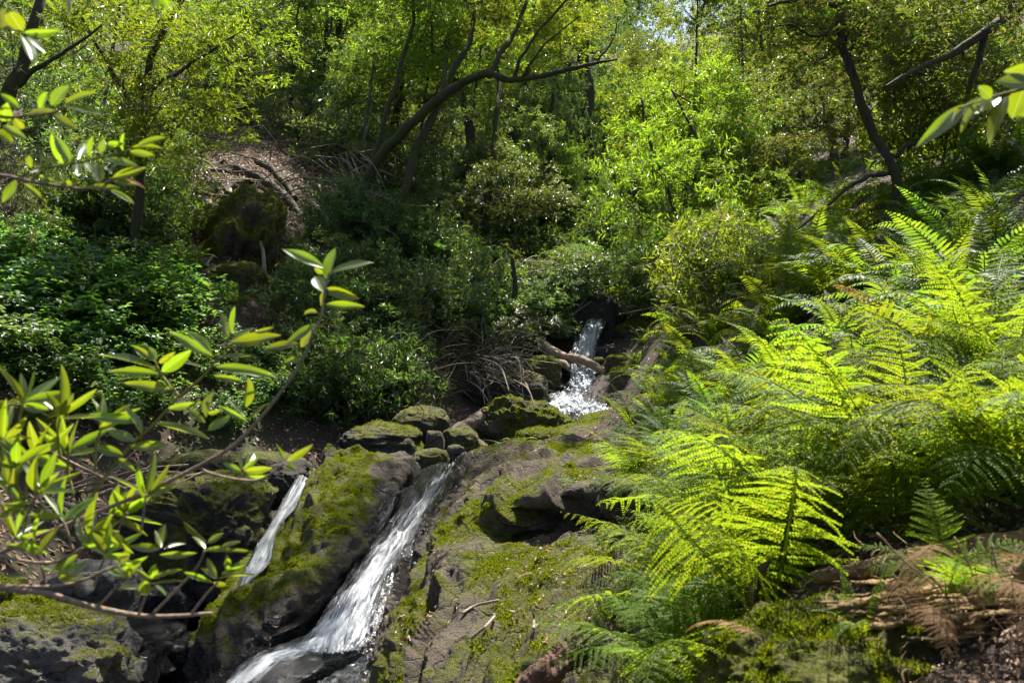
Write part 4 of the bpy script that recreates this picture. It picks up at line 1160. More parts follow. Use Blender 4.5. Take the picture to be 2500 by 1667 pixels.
def fern(px, py, s, kind, label, group, nf=None, pos=None, seed=0, az0=None, azw=6.28, mat=None, tilt=0.0):
    h = pos if pos is not None else ground_hit(px, py)
    if h is None:
        return
    g = np.random.default_rng(seed)
    root = empty('sword_fern' if kind == 's' else 'lady_fern', np.asarray(h) - [0, 0, .02], label, 'fern', group)
    root.rotation_euler = (0, 0, 0)
    n = nf or int(g.integers(8, 13))
    for k in range(n):
        me = (SW if kind == 's' else LD)[int(g.integers(0, 8))]
        mt = mat or ('fern_dark' if kind == 's' else 'fern')
        if g.random() < .008:
            mt = 'fern_dead'
        o = obj('frond', me, root, None, M[mt])
        sc_ = s * g.uniform(.7, 1.1)
        az = (az0 + (k / max(1, n - 1) - .5) * azw if az0 is not None else k / n * 6.283) + g.normal() * .2
        o.rotation_euler = (float(g.normal() * .28), float(g.normal() * .22 + tilt), float(az))
        o.scale = (sc_, sc_ * g.uniform(.9, 1.1), sc_)
    return root

g = np.random.default_rng(31)
def fern_patch(n, poly, kind, s0, s1, label, group, seed, **kw):
    g = np.random.default_rng(seed)
    x0, x1, y0, y1 = poly
    for k in range(n):
        fx, fy, fs = g.uniform(x0, x1), g.uniform(y0, y1), g.uniform(s0, s1)
        fern(fx, fy, fs, kind, unique(label, fx, fy, size_word(fs, s0, s1)), group, seed=seed * 100 + k, **kw)
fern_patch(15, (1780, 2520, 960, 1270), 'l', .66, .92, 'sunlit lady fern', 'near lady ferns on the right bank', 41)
fern_patch(11, (1600, 1880, 1150, 1560), 'l', .50, .72, 'lime lady fern overhanging the ledge', 'lady ferns overhanging the ledge', 42, az0=3.3, azw=3.6)
fern_patch(20, (1540, 1800, 980, 1190), 's', .40, .6, 'green sword fern', 'sword ferns behind the ledge', 43)
fern_patch(22, (1610, 1920, 760, 1010), 's', .5, .75, 'pale green sword fern', 'sword ferns by the upper pool', 44, mat='fern')
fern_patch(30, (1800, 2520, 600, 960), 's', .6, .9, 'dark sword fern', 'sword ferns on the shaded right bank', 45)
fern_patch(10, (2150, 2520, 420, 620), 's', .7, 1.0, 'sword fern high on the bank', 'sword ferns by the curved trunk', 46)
fern_patch(20, (1620, 2100, 540, 760), 's', .7, 1.0, 'slope sword fern', 'sword ferns below the yellow green trees', 47, mat='fern')
fern_patch(8, (330, 560, 470, 620), 's', .4, .6, 'left bank sword fern', 'sword ferns on the left bank', 48)
fern_patch(14, (430, 720, 560, 760), 's', .35, .55, 'little left bank fern', 'little ferns round the rock pillar', 51)
fern(2300, 1420, .26, 'l', 'little lime fern rooted on top of the rotting log', None, 8, pos=P(2310, 1430, 1.72), seed=84)
fern(2130, 1500, .20, 's', 'little fern between the rotting log and the bright mossy rock', None, 8, pos=P(2110, 1545, 1.70), seed=85, mat='fern')
# ferns one can pick out
for k_, (x_, y_, d_, s_, az_, lb_) in enumerate([(1880, 1560, 2.25, .72, 3.0, 'big lime lady fern spilling left over the foot of the ledge'), (1800, 1420, 2.7, .78, 3.25, 'big yellow lady fern spread flat over the middle of the ledge'), (1950, 1320, 2.75, .85, 2.7, 'wide arching lady fern above the leaning brown stub'), (2150, 1250, 2.6, .85, 1.9, 'tall feathery lady fern in front of the fern thicket'), (1740, 1690, 2.0, .55, 3.1, 'low lime lady fern trailing beside the crumbling log'), (1690, 1500, 2.65, .62, 3.3, 'fine lime lady fern leaning over the crumbling log'), (1640, 1330, 3.6, .66, 3.2, 'lady fern hanging over the undercut of the ledge')]):
    p_ = P(x_, y_, d_)
    fern(x_, y_, s_, 'l', lb_, None, 9, pos=np.array([p_[0], p_[1], float(ground_z(p_[0], p_[1]))]), seed=90 + k_, az0=az_, azw=3.4, tilt=.12)
fern_patch(9, (1545, 1650, 800, 960), 's', .28, .42, 'little bank sword fern', 'little ferns right of the upper falls', 50)
fern_patch(12, (1880, 2350, 420, 560), 's', .6, .9, 'small crown sword fern', 'sword ferns under the pole trees', 49)
fern(1960, 1170, .95, 'l', 'tall pale lady fern arching over the bank, the largest of the thicket', None, 9, pos=np.array([1.15, 3.2, float(ground_z(1.15, 3.2))]), seed=77)
fern(2050, 700, .75, 's', 'upright yellow green sword fern fanned out on the shaded bank', None, 9, seed=78, mat='fern')
fern(2200, 1330, .62, 'l', 'lady fern with bare green stalks behind the rotten log', None, 10, seed=79)
fern(1262, 1118, .36, 's', 'small fern tuft at the head of the rock ledge', None, 12, pos=P(1262, 1112, 7.2), seed=80, mat='fern')
fern(1210, 1290, .22, 's', 'dark fern hanging on the mossy ledge face above the cascade', None, 12, pos=P(1205, 1262, 4.95), seed=81, az0=-1.6, azw=4.5, tilt=.5)
fern(1420, 1200, .22, 's', 'small drooping fern under the lip of the ledge', None, 10, pos=P(1420, 1192, 4.85), seed=82, az0=-1.6, azw=4.5, tilt=.3)
fern(1180, 905, .3, 's', 'fern hanging under the dead brush tangle', None, 8, pos=P(1165, 905, 10.6), seed=83, az0=-1.6, azw=3.5, tilt=.4)

# ------------------------------------------------------------------ foreground bay branches: every leaf its own piece
def bay_leaf_mesh(name, curve, fold, seed, wide=1.0):
    n, m = 12, 5
    t = np.linspace(0, 1, n)
    w = np.sin(np.pi * t ** .85) ** .8 * .5 * wide
    w[0] = .03; w[-1] = .004
    s = np.linspace(-1, 1, m)
    X = np.tile(t[:, None], (1, m))
    Y = w[:, None] * s[None]
    Z = fold * np.abs(Y) + curve * (t * (1 - t))[:, None] - abs(curve) * .3 * t[:, None] ** 3 + .02 * np.sin(t * 9 + seed)[:, None] * s[None]
    v = np.stack([X, Y, Z], -1).reshape(-1, 3)
    i, j = np.meshgrid(np.arange(n - 1), np.arange(m - 1), indexing='ij')
    a = i * m + j
    f = np.stack([a, a + m, a + m + 1, a + 1], -1).reshape(-1, 4)
    me = make_mesh(name, v, f, M['leaf_hero'], True)
    return me
BL = [bay_leaf_mesh('leaf', c, fo, q) for q, (c, fo) in enumerate([(.12, .25), (-.12, .35), (.25, .15), (.05, .5), (-.2, .2)])]

def leaf_px(root, rl, b, tp, wpx, d0, d1=None, roll=0.0, mat='leaf_hero', k=0):
    """leaf from base pixel to tip pixel; roll 0 faces the lens"""
    a = P(b[0], b[1], d0); e = P(tp[0], tp[1], d1 or d0)
    x = Vector(e - a); Ln = x.length; x.normalize()
    view = Vector(a - np.array([0, 0, CZ])); view.normalize()
    z = (-view - x * (-view).dot(x)).normalized()
    if z.z < -.2: z = z
    z = Matrix.Rotation(roll if x.x >= 0 else -roll, 3, x) @ z
    y = z.cross(x).normalized()
    wd = PX(wpx, d0) * 1.05
    o = obj('leaf', BL[k % len(BL)], root, None, M[mat])
    mt = Matrix((( x.x * Ln, y.x * wd, z.x * Ln * .5, a[0] - rl[0]), (x.y * Ln, y.y * wd, z.y * Ln * .5, a[1] - rl[1]), (x.z * Ln, y.z * wd, z.z * Ln * .5, a[2] - rl[2]), (0, 0, 0, 1)))
    o.matrix_basis = mt
    return o

def twig(root, rl, pts, mat, n=None):
    pp = np.array([P(a, b, e) for a, b, e, _ in pts]) - rl
    rr = [PX(w, e) for _, _, e, w in pts]
    v, f = tube(pp, rr, 7, n or len(pts) * 6, .08, 30, 1)
    return obj('twig', make_mesh('twig', v, tris(f), M[mat]), root)

def whorl(root, rl, g, x, y, d, ang, n, L=105, w=24, spread=1.15):
    """leaves fanning round a shoot tip that points along ang (pixels, y down)"""
    for k in range(n):
        a = ang + (k / max(1, n - 1) - .5) * 2 * spread + g.normal() * .15
        l = L * g.uniform(.6, 1.1)
        roll = g.uniform(-1.25, .7)
        back = 12 * (k % 2)
        bx, by = x - math.cos(ang) * back, y - math.sin(ang) * back
        leaf_px(root, rl, (bx, by), (bx + math.cos(a) * l, by + math.sin(a) * l), w * g.uniform(.8, 1.25), d, d + g.normal() * .04, roll, k=int(g.integers(0, 5)))

D1 = 1.45
def leaves(root, rl, lst, d, seed):
    g = np.random.default_rng(seed)
    for q, it in enumerate(lst):
        bx, by, tx, ty, w = it[:5]
        m = it[5] if len(it) > 5 else 'leaf_hero'
        dd = d + g.normal() * .02
        leaf_px(root, rl, (bx, by), (tx, ty), w * 1.02, dd, dd + g.normal() * .02, g.normal() * .35 if g.random() < .62 else -g.uniform(.65, 1.15), m, q)

rl = P(-140, 1420, D1)
br1 = empty('bay_branch', rl, 'long bay laurel branch with upright lime leaf tip reaching over the cascade', 'branch')
twig(br1, rl, [(-140, 1420, 1.5, 8), (0, 1350, 1.48, 6), (143, 1289, 1.46, 6), (221, 1257, D1, 5.5), (357, 1200, D1, 5), (482, 1139, D1, 5), (571, 1086, D1, 4.5), (643, 1011, D1, 4), (700, 936, D1, 3.6), (745, 864, D1, 3.4), (761, 821, D1, 3.2), (782, 779, D1, 3), (791, 721, D1, 3), (800, 682, D1, 2.5), (803, 664, D1, 2)], 'twig_tan', 90)
twig(br1, rl, [(180, 1275, D1, 4.5), (260, 1160, D1, 4), (321, 1086, D1, 4), (371, 1039, D1, 3.6), (439, 968, D1, 3.4), (493, 921, D1, 3.2), (525, 882, D1, 3), (561, 839, D1, 2.4)], 'twig_green', 50)
twig(br1, rl, [(439, 968, D1, 3.2), (407, 932, D1, 3), (386, 900, D1, 2.8), (379, 882, D1, 2.4)], 'twig_green')
twig(br1, rl, [(482, 1139, D1, 4), (514, 1155, D1, 3.6), (586, 1171, D1, 3.4), (640, 1168, D1, 3.2), (696, 1130, D1, 2.2)], 'twig_tan')
leaves(br1, rl, [
 (791, 654, 688, 607, 26), (795, 680, 818, 604, 36), (810, 664, 911, 638, 28), (798, 704, 878, 730, 26), (796, 743, 890, 748, 20), (788, 668, 767, 654, 13), (771, 675, 789, 711, 30), (790, 706, 785, 750, 11),
 (778, 764, 743, 766, 14), (764, 793, 697, 840, 20), (728, 838, 640, 853, 20), (782, 797, 758, 803, 16), (760, 807, 733, 847, 32), (732, 875, 694, 886, 16),
 (561, 836, 685, 818, 30), (564, 832, 622, 800, 24), (568, 814, 573, 746, 24), (557, 825, 540, 762, 15), (621, 811, 668, 799, 12), (536, 871, 621, 866, 15), (528, 896, 673, 918, 26), (525, 918, 593, 929, 12),
 (521, 871, 414, 809, 24), (515, 862, 453, 807, 26), (500, 896, 446, 882, 11), (379, 900, 241, 864, 30), (389, 914, 260, 907, 22), (425, 950, 300, 934, 24), (379, 882, 323, 843, 16), (382, 878, 361, 846, 20),
 (389, 886, 429, 857, 15), (396, 907, 468, 854, 30), (411, 996, 496, 982, 16), (504, 1018, 521, 953, 32), (500, 1032, 454, 993, 18), (507, 1050, 564, 1014, 20), (382, 1034, 511, 1068, 24), (350, 1029, 196, 1014, 24),
 (600, 993, 607, 921, 26), (600, 1018, 555, 971, 16), (604, 1029, 532, 989, 13), (607, 1025, 657, 982, 15), (589, 1150, 543, 1128, 14), (593, 1146, 632, 1114, 14), (596, 1150, 664, 1143, 20), (607, 1161, 661, 1161, 13),
 (693, 1128, 675, 1085, 15), (700, 1125, 765, 1085, 18), (696, 1139, 725, 1153, 18), (590, 1145, 583, 1100, 16), (600, 1143, 620, 1105, 20), (504, 1010, 540, 1000, 12), (330, 1075, 260, 1050, 24), (345, 1060, 300, 990, 26), (320, 1090, 410, 1085, 22), (300, 1110, 230, 1090, 24), (290, 1120, 330, 1150, 20)], D1, 1)
g = np.random.default_rng(5)
for (x, y, a, n) in [(150, 1010, -1.2, 6), (60, 980, -1.0, 6), (170, 1100, -1.4, 6), (90, 1110, -.6, 5), (250, 1040, -.9, 5), (10, 1070, -.4, 6), (40, 1140, -1.7, 5)]:
    whorl(br1, rl, g, x, y, D1 + g.normal() * .10, a, n, 112, 21)
    twig(br1, rl, [(x - 60 * math.cos(a) + 20, y + 110, D1, 3.2), (x - 25 * math.cos(a), y + 45, D1, 3), (x, y, D1, 2.4)], 'twig_green')
# lower bough
rl = P(-160, 1390, 1.4)
br2 = empty('bay_branch', rl, 'low bay laurel bough with bare straight pale stem above the pool', 'branch')
twig(br2, rl, [(-160, 1390, 1.4, 9), (0, 1432, 1.38, 8), (107, 1446, 1.38, 7.5), (214, 1478, 1.38, 7), (339, 1502, 1.38, 6), (429, 1503, 1.38, 5), (516, 1496, 1.38, 4)], 'twig_tan', 50)
twig(br2, rl, [(339, 1500, 1.38, 3.6), (350, 1468, 1.38, 3.4), (368, 1421, 1.38, 2.6)], 'twig_tan')
twig(br2, rl, [(371, 1500, 1.38, 3.6), (430, 1440, 1.38, 3.2), (479, 1386, 1.38, 3), (500, 1343, 1.38, 2.5)], 'twig_tan')
twig(br2, rl, [(468, 1496, 1.38, 3.4), (500, 1455, 1.38, 3), (532, 1420, 1.38, 2.4)], 'twig_tan')
twig(br2, rl, [(235, 1482, 1.38, 3.4), (268, 1450, 1.38, 3), (300, 1410, 1.38, 2.5)], 'twig_tan')
twig(br2, rl, [(0, 1430, 1.38, 5), (104, 1432, 1.38, 4.6), (189, 1421, 1.38, 4), (250, 1395, 1.38, 3.2), (300, 1378, 1.38, 2.6)], 'twig_tan')
twig(br2, rl, [(-60, 1345, 1.4, 5), (0, 1357, 1.4, 4.6), (80, 1372, 1.4, 4), (140, 1370, 1.4, 3.6), (210, 1332, 1.4, 2.6)], 'twig_tan')
leaves(br2, rl, [
 (370, 1414, 445, 1389, 16), (368, 1414, 330, 1389, 13), (371, 1411, 379, 1378, 22), (354, 1450, 352, 1410, 26), (343, 1432, 291, 1432, 11), (379, 1428, 407, 1453, 14), (371, 1425, 446, 1416, 8),
 (389, 1339, 316, 1332, 20), (393, 1336, 404, 1278, 34), (393, 1336, 379, 1293, 16), (400, 1339, 454, 1325, 14), (389, 1353, 482, 1350, 18), (500, 1339, 471, 1307, 16), (504, 1321, 443, 1268, 11), (507, 1325, 546, 1300, 16),
 (539, 1336, 588, 1321, 12), (518, 1346, 620, 1346, 10), (529, 1403, 504, 1361, 18), (557, 1389, 554, 1353, 16), (554, 1393, 612, 1361, 11), (536, 1411, 630, 1402, 9), (532, 1411, 491, 1386, 14), (521, 1421, 554, 1428, 14), (518, 1421, 446, 1396, 13), (500, 1343, 560, 1335, 12), (540, 1400, 595, 1380, 10),
 (134, 1393, 190, 1353, 26), (139, 1400, 193, 1375, 20), (182, 1410, 218, 1368, 30), (143, 1411, 186, 1411, 20), (300, 1410, 345, 1370, 18), (298, 1405, 260, 1385, 16), (300, 1378, 360, 1360, 14), (296, 1375, 310, 1330, 22), (290, 1380, 330, 1395, 14), (130, 1395, 100, 1380, 16), (70, 1410, 10, 1405, 16)], 1.38, 2)
# leafy middle part belongs to the low bough as well
g = np.random.default_rng(6)
for (x, y, a, n) in [(275, 1257, -.5, 5), (229, 1300, -.8, 5), (100, 1190, -1.0, 6), (60, 1235, 2.7, 5), (357, 1205, -1.4, 5), (210, 1330, -.6, 5), (40, 1310, -.8, 5), (150, 1260, -2.0, 4), (20, 1180, -1.8, 5), (260, 1350, -1.1, 4), (90, 1340, -1.9, 4), (310, 1250, -1.0, 4)]:
    whorl(br2, rl, g, x, y, 1.42 + g.normal() * .10, a, n, 100, 19)
    twig(br2, rl, [(x - 70 * math.cos(a), y - 70 * math.sin(a) + 20, 1.42, 3.2), (x - 30 * math.cos(a), y - 30 * math.sin(a) + 6, 1.42, 3), (x, y, 1.42, 2.3)], 'twig_tan')
# upper left bough
rl = P(-120, 420, 1.35)
br3 = empty('bay_branch', rl, 'bay laurel bough with a pale stem and one orange leaf against the left bank', 'branch')
twig(br3, rl, [(-120, 420, 1.35, 6), (0, 428, 1.35, 5), (75, 443, 1.35, 4.5), (143, 454, 1.35, 4), (204, 461, 1.35, 3.6), (250, 450, 1.35, 3), (282, 436, 1.35, 2.2)], 'twig_tan', 40)
twig(br3, rl, [(75, 443, 1.35, 3.2), (105, 418, 1.35, 3), (132, 407, 1.35, 3), (154, 404, 1.35, 2.8), (200, 396, 1.35, 2.6), (250, 384, 1.35, 2.4), (318, 366, 1.35, 2)], 'twig_green', 40)
leaves(br3, rl, [
 (154, 400, 125, 327, 22), (171, 396, 132, 329, 24), (189, 389, 209, 345, 20), (223, 386, 229, 330, 28), (246, 375, 254, 338, 22), (189, 429, 186, 393, 20), (243, 446, 236, 396, 26), (229, 425, 211, 393, 20), (275, 434, 359, 409, 22), (257, 386, 346, 409, 20),
 (246, 404, 275, 425, 14), (336, 357, 405, 334, 18), (318, 370, 379, 380, 16), (321, 361, 398, 362, 12), (262, 350, 304, 352, 13), (300, 368, 302, 325, 14), (132, 407, 73, 421, 18), (143, 404, 100, 388, 13), (143, 446, 95, 430, 13), (279, 443, 348, 452, 13), (304, 436, 357, 461, 13, 'leaf_orange'),
 (271, 464, 329, 498, 15), (207, 457, 293, 457, 14), (140, 450, 137, 420, 12), (145, 448, 195, 446, 12), (40, 440, 5, 495, 20), (60, 450, 115, 495, 14), (70, 380, 75, 410, 16)], 1.35, 3)
rl = P(-140, 250, 1.2)
br4 = empty('bay_branch', rl, 'dark lime bay laurel bough hanging at the upper left corner', 'branch')
twig(br4, rl, [(-140, 250, 1.2, 6), (0, 285, 1.2, 4.5), (70, 282, 1.2, 3.6), (130, 275, 1.2, 3), (160, 258, 1.2, 2.2)], 'twig_green', 30)
twig(br4, rl, [(-140, 250, 1.2, 5), (-60, 120, 1.2, 4.5), (20, 60, 1.2, 3.6), (60, 85, 1.2, 2.4)], 'twig_green', 30)
twig(br4, rl, [(-60, 120, 1.2, 4), (40, -30, 1.2, 3.5), (150, -40, 1.2, 3), (380, -30, 1.2, 2.4)], 'twig_green', 30)
leaves(br4, rl, [
 (125, 257, 168, 209, 34), (160, 252, 234, 225, 22), (154, 261, 250, 279, 22), (68, 279, 150, 279, 24), (132, 282, 189, 316, 22), (96, 264, 114, 225, 20), (46, 264, 0, 229, 20), (7, 296, 18, 254, 30), (36, 289, 57, 318, 22), (7, 307, 64, 339, 20), (-8, 318, 32, 348, 22),
 (54, 89, 82, 154, 34), (65, 90, 111, 129, 22), (60, 80, 150, 75, 18), (21, 25, 54, 80, 40), (0, 20, 15, 80, 32), (154, -35, 168, 40, 26), (195, -35, 246, 14, 20), (378, -28, 372, 22, 26), (384, -28, 414, 25, 20)], 1.2, 4)
def leaves_to_twigs(root):
    tw = [o for o in root.children if o.name.startswith('twig')]
    if not tw:
        return
    pts = [np.array([v.co[:] for v in o.data.vertices]) for o in tw]
    for lf_ in [o for o in root.children if o.name.startswith('leaf')]:
        p_ = np.array(lf_.matrix_basis.translation)
        k_ = int(np.argmin([np.min(np.linalg.norm(q_ - p_, axis=1)) for q_ in pts]))
        lf_.parent = tw[k_]
# big lime leaves at the right edge
rl = P(2640, 150, 1.25)
br5 = empty('leafy_branch', rl, 'branch of large glowing lime leaves at the right edge above the ferns', 'branch')
twig(br5, rl, [(2640, 150, 1.25, 6), (2520, 210, 1.25, 4.5), (2430, 235, 1.25, 3.6), (2340, 265, 1.25, 2.5)], 'twig_green', 30)
leaves(br5, rl, [(2330, 270, 2238, 360, 30), (2360, 255, 2260, 350, 34), (2420, 240, 2330, 285, 36), (2400, 250, 2345, 325, 40), (2440, 235, 2380, 275, 34), (2520, 205, 2430, 200, 44), (2500, 215, 2470, 290, 46), (2460, 235, 2412, 350, 38), (2540, 180, 2450, 175, 40), (2560, 200, 2500, 160, 40), (2530, 260, 2470, 275, 34), (2510, 280, 2530, 350, 40), (2420, 240, 2390, 210, 28)], 1.25, 5)

for _r in (br1, br2, br3, br4, br5):
    leaves_to_twigs(_r)

# ------------------------------------------------------------------ logs, snags, sticks
def log(name, pts, mat, label, cat='log', seg=14, rough=.22, group=None, n=None, scale=9, loc0=None):
    pp = np.array([P(a, b, e) for a, b, e, _ in pts])
    rr = [PX(w, e) for _, _, e, w in pts]
    c = pp[0]
    v, f = tube(pp - c, rr, max(seg, 16) if seg > 8 else seg, (n or max(24, len(pts) * 12)), rough, scale, len(name) + pts[0][0], grain=.35 if seg > 8 else .1, wander=.6)
    o = obj(name, make_mesh(name, v, tris(f), M[mat]), loc=c)
    return tag(o, label, cat, group)

log('fallen_log', [(1320, 840, 12.0, 12), (1370, 872, 11.8, 12), (1432, 903, 11.6, 9)], 'wood_grey', 'dark brown log lying behind the tan log across the upper falls')
log('fallen_log', [(1372, 868, 11.6, 5), (1400, 872, 11.55, 8), (1440, 888, 11.5, 9), (1478, 912, 11.4, 6)], 'twig_tan', 'tan weathered log across the foot of the top fall')
log('fallen_log', [(1352, 882, 11.5, 5), (1375, 890, 11.45, 8), (1392, 900, 11.4, 5)], 'wood_grey', 'short broken log end beside the mossy boulder at the falls')
log('fallen_log', [(1088, 1064, 9.0, 17), (1130, 1040, 9.1, 15), (1190, 1010, 9.3, 15)], 'wood_grey', 'thick pale log propped behind the pool boulder')
log('fallen_log', [(1070, 1055, 8.6, 9), (1130, 1080, 8.4, 13), (1170, 1092, 8.2, 13), (1198, 1112, 8.1, 8)], 'bark_red', 'reddish broken log beside the smooth rounded boulder')
log('tree_snag', [(1268, 800, 12.4, 16), (1262, 760, 12.5, 14), (1255, 740, 12.6, 8), (1257, 690, 12.6, 5), (1252, 630, 12.6, 4.5)], 'bark', 'dark slender snag with a flared rotten base above the brush tangle', 'snag')
log('fallen_log', [(1262, 762, 12.3, 14), (1290, 790, 12.2, 12), (1312, 806, 12.1, 8)], 'bark_red', 'reddish rotten root log at the foot of the slender snag')
log('tree_snag', [(1215, 692, 13.2, 6), (1222, 665, 13.2, 5.5), (1233, 640, 13.2, 5), (1233, 612, 13.2, 3.5)], 'wood_grey', 'bent pale broken snag in the bright bush', 'snag')
log('tree_snag', [(1203, 658, 13.6, 6), (1222, 634, 13.6, 4)], 'bark_pale', 'short pale broken stub behind the bent snag', 'snag')
log('fallen_log', [(1440, 580, 18, 12), (1473, 557, 18.3, 13), (1530, 493, 19, 13), (1600, 410, 20, 11)], 'bark_moss', 'mossy fallen trunk slanting across the gully above the falls')
log('fallen_log', [(575, 405, 15, 7), (640, 440, 14.6, 8), (711, 496, 14, 8), (745, 540, 13.6, 5)], 'bark', 'dark fallen trunk on the brown left slope')
log('fallen_log', [(625, 392, 15.2, 6), (680, 430, 14.8, 7), (722, 484, 14.2, 6)], 'bark_moss', 'thin mossy fallen trunk on the brown left slope')
log('hanging_root', [(610, 500, 11.4, 4), (625, 560, 11.2, 4), (643, 621, 11, 5), (645, 715, 10.8, 5)], 'bark_pale', 'pale bare root hanging beside the rock pillar', 'root', 8)
log('dead_stub', [(145, 1240, 5.6, 6), (141, 1190, 5.6, 9), (140, 1150, 5.6, 11)], 'bark_pale', 'grey dead stub standing by the driftwood', 'stub')
log('dead_stub', [(195, 1180, 6.0, 13), (190, 1150, 6.0, 11), (186, 1130, 6.0, 5)], 'bark_red', 'brown splintered stump by the driftwood', 'stump')
g = np.random.default_rng(8)
for k in range(34):
    x, y = g.uniform(130, 430), g.uniform(1150, 1275)
    a = g.normal() * .35 - .25
    l = g.uniform(50, 150); d = g.uniform(5.6, 6.4); w = g.uniform(2, 7)
    log('driftwood_stick', [(x - l * math.cos(a), y - l * math.sin(a), d, w), (x, y + g.normal() * 8, d + .05, w * .9), (x + l * math.cos(a), y + l * math.sin(a), d + g.normal() * .1, w * .5)], g.choice(['wood_grey', 'bark_pale', 'twig_tan']), 'weathered driftwood stick in the pile above the shaded pool', 'stick', 6, .15, 'driftwood pile', 12)
# sticks on the ledge
def on_ledge(px, py):
    """ledge surface point nearest the pixel ray"""
    r = norm(P(px, py, 1.0) - np.array([0, 0, CZ]))
    t = (lv - np.array([0, 0, CZ])) @ r
    dist = np.linalg.norm(lv - np.array([0, 0, CZ]) - t[:, None] * r, axis=1)
    near = np.argsort(dist)[:12]
    return lv[near[np.argmin(t[near])]]
for pts in ([(1148, 1565), (1185, 1535), (1210, 1510)], [(1130, 1500), (1165, 1475), (1210, 1473)], [(1300, 1530), (1303, 1545)]):
    pp = np.array([on_ledge(*q_) for q_ in pts]) + [0, 0, .02]
    v, f = tube(pp - pp[0], .006, 6, 16, .1, 20)
    tag(obj('twig', make_mesh('twig', v, tris(f), M['bark_pale']), loc=pp[0]), 'thin pale fallen twig lying on the moss of the ledge', 'twig', 'twigs on the ledge')
# rotten wood piece at the foot of the ledge
log('rotten_log', [(1265, 1720, 2.45, 26), (1330, 1640, 2.5, 30), (1410, 1590, 2.55, 24), (1500, 1550, 2.6, 14)], 'bark_red', 'short crumbling brown log on the ledge below the ferns', 'log', 56, .45, None, 120, 14)

# rotten log bottom right: torn planks of wood stacked round a core
rl = P(2350, 1520, 1.7)
rlog = empty('rotten_log', rl, 'big rotting log with torn golden wood layers in the lower right corner', 'log')
v, f = tube(np.array([P(a, b, e) for a, b, e in ((2040, 1590, 1.95), (2200, 1555, 1.88), (2420, 1510, 1.82), (2700, 1450, 1.75))]) - rl, [.05, .085, .10, .11], 64, 140, .30, 9, 4, grain=.4)
obj('core', make_mesh('core', v, tris(f), M['rot_wood']), rlog)
g = np.random.default_rng(9)
for k in range(120):
    x, y = g.uniform(2060, 2560), g.uniform(1415, 1660)
    l = g.uniform(20, 120); sl = -.17 + g.normal() * .09
    d = 1.80 - .10 * math.sin(np.clip((y - 1400) / 280, 0, 1) * math.pi) - (x - 2100) * .00012 + g.normal() * .012
    hh = g.uniform(.25, .9)
    v, f = tube(np.array([P(x - l, y - l * sl, d + .015), P(x - l * .3, y - l * .3 * sl + g.normal() * 3, d), P(x + l * .4, y + l * .4 * sl + g.normal() * 3, d - .003), P(x + l, y + l * sl, d + .015)]) - rl, np.array([.003, .007, .006, .002]) * g.uniform(.4, 1.3), 10, 30, .8, 50, k, grain=.6)
    c_ = v.mean(0); v[:, 2] = c_[2] + (v[:, 2] - c_[2]) * hh
    obj('wood_sliver', make_mesh('wood_sliver', v, tris(f), M['rot_wood']), rlog)
log('fallen_log', [(1985, 1412, 2.15, 12), (2080, 1400, 2.1, 17), (2250, 1362, 2.05, 20), (2450, 1325, 2.0, 24), (2620, 1300, 2.0, 26)], 'rot_wood', 'long half buried brown log behind the rotting log', 'log', 48, .35, None, 120, 9)
log('dead_stub', [(1825, 1500, 2.15, 12), (1840, 1440, 2.15, 12), (1865, 1390, 2.15, 9), (1885, 1355, 2.15, 4)], 'bark_red', 'leaning brown broken stem between ferns and mossy rock', 'stub')
for k, pts in enumerate([[(2330, 1310), (2375, 1400), (2400, 1480), (2450, 1540), (2490, 1660)], [(2140, 1300), (2210, 1370), (2290, 1440), (2325, 1520), (2340, 1650)], [(2420, 1330), (2440, 1400), (2475, 1470), (2520, 1560)]]):
    log('dead_stalk', [(a, b, 1.60 - .02 * q_, 2.8 - q_ * .4) for q_, (a, b) in enumerate(pts)], 'stalk_brown', 'dry pale fern stalk lying over the rotting log', 'stalk', 6, .2, 'dry stalks over the rotting log', 30, 30)
# fallen limbs and roots lying on the brown slope, following the ground
g = np.random.default_rng(66)
for k in range(34):
    x, y = g.uniform(400, 860), g.uniform(340, 560)
    h = ground_hit(x, y, 8.0)
    if h is None or h[1] > 22:
        continue
    a = g.normal() * .5 - .9 + (math.pi if g.random() < .2 else 0)
    n_ = 7; L_ = g.uniform(.6, 2.4); r_ = g.uniform(.012, .05)
    xx = h[0] + np.cos(a) * np.linspace(0, L_, n_) + np.cumsum(g.normal(size=n_)) * .07
    yy = h[1] + np.sin(a) * np.linspace(0, L_, n_) + np.cumsum(g.normal(size=n_)) * .07
    pp = np.column_stack([xx, yy, ground_z(xx, yy) + r_ * .6 + np.abs(g.normal(size=n_)) * .05])
    v, f = tube(pp - pp[0], np.linspace(r_, r_ * .35, n_), 9, 40, .2, 8, k, grain=.25, wander=.8)
    o = obj('fallen_branch', make_mesh('fallen_branch', v, tris(f), M[str(g.choice(['wood_grey', 'bark', 'bark_moss', 'bark_pale']))]), loc=pp[0])
    tag(o, unique('bare fallen branch on the slope', x, y, 'thick' if r_ > .03 else 'thin'), 'branch', 'fallen branches on the brown slope')
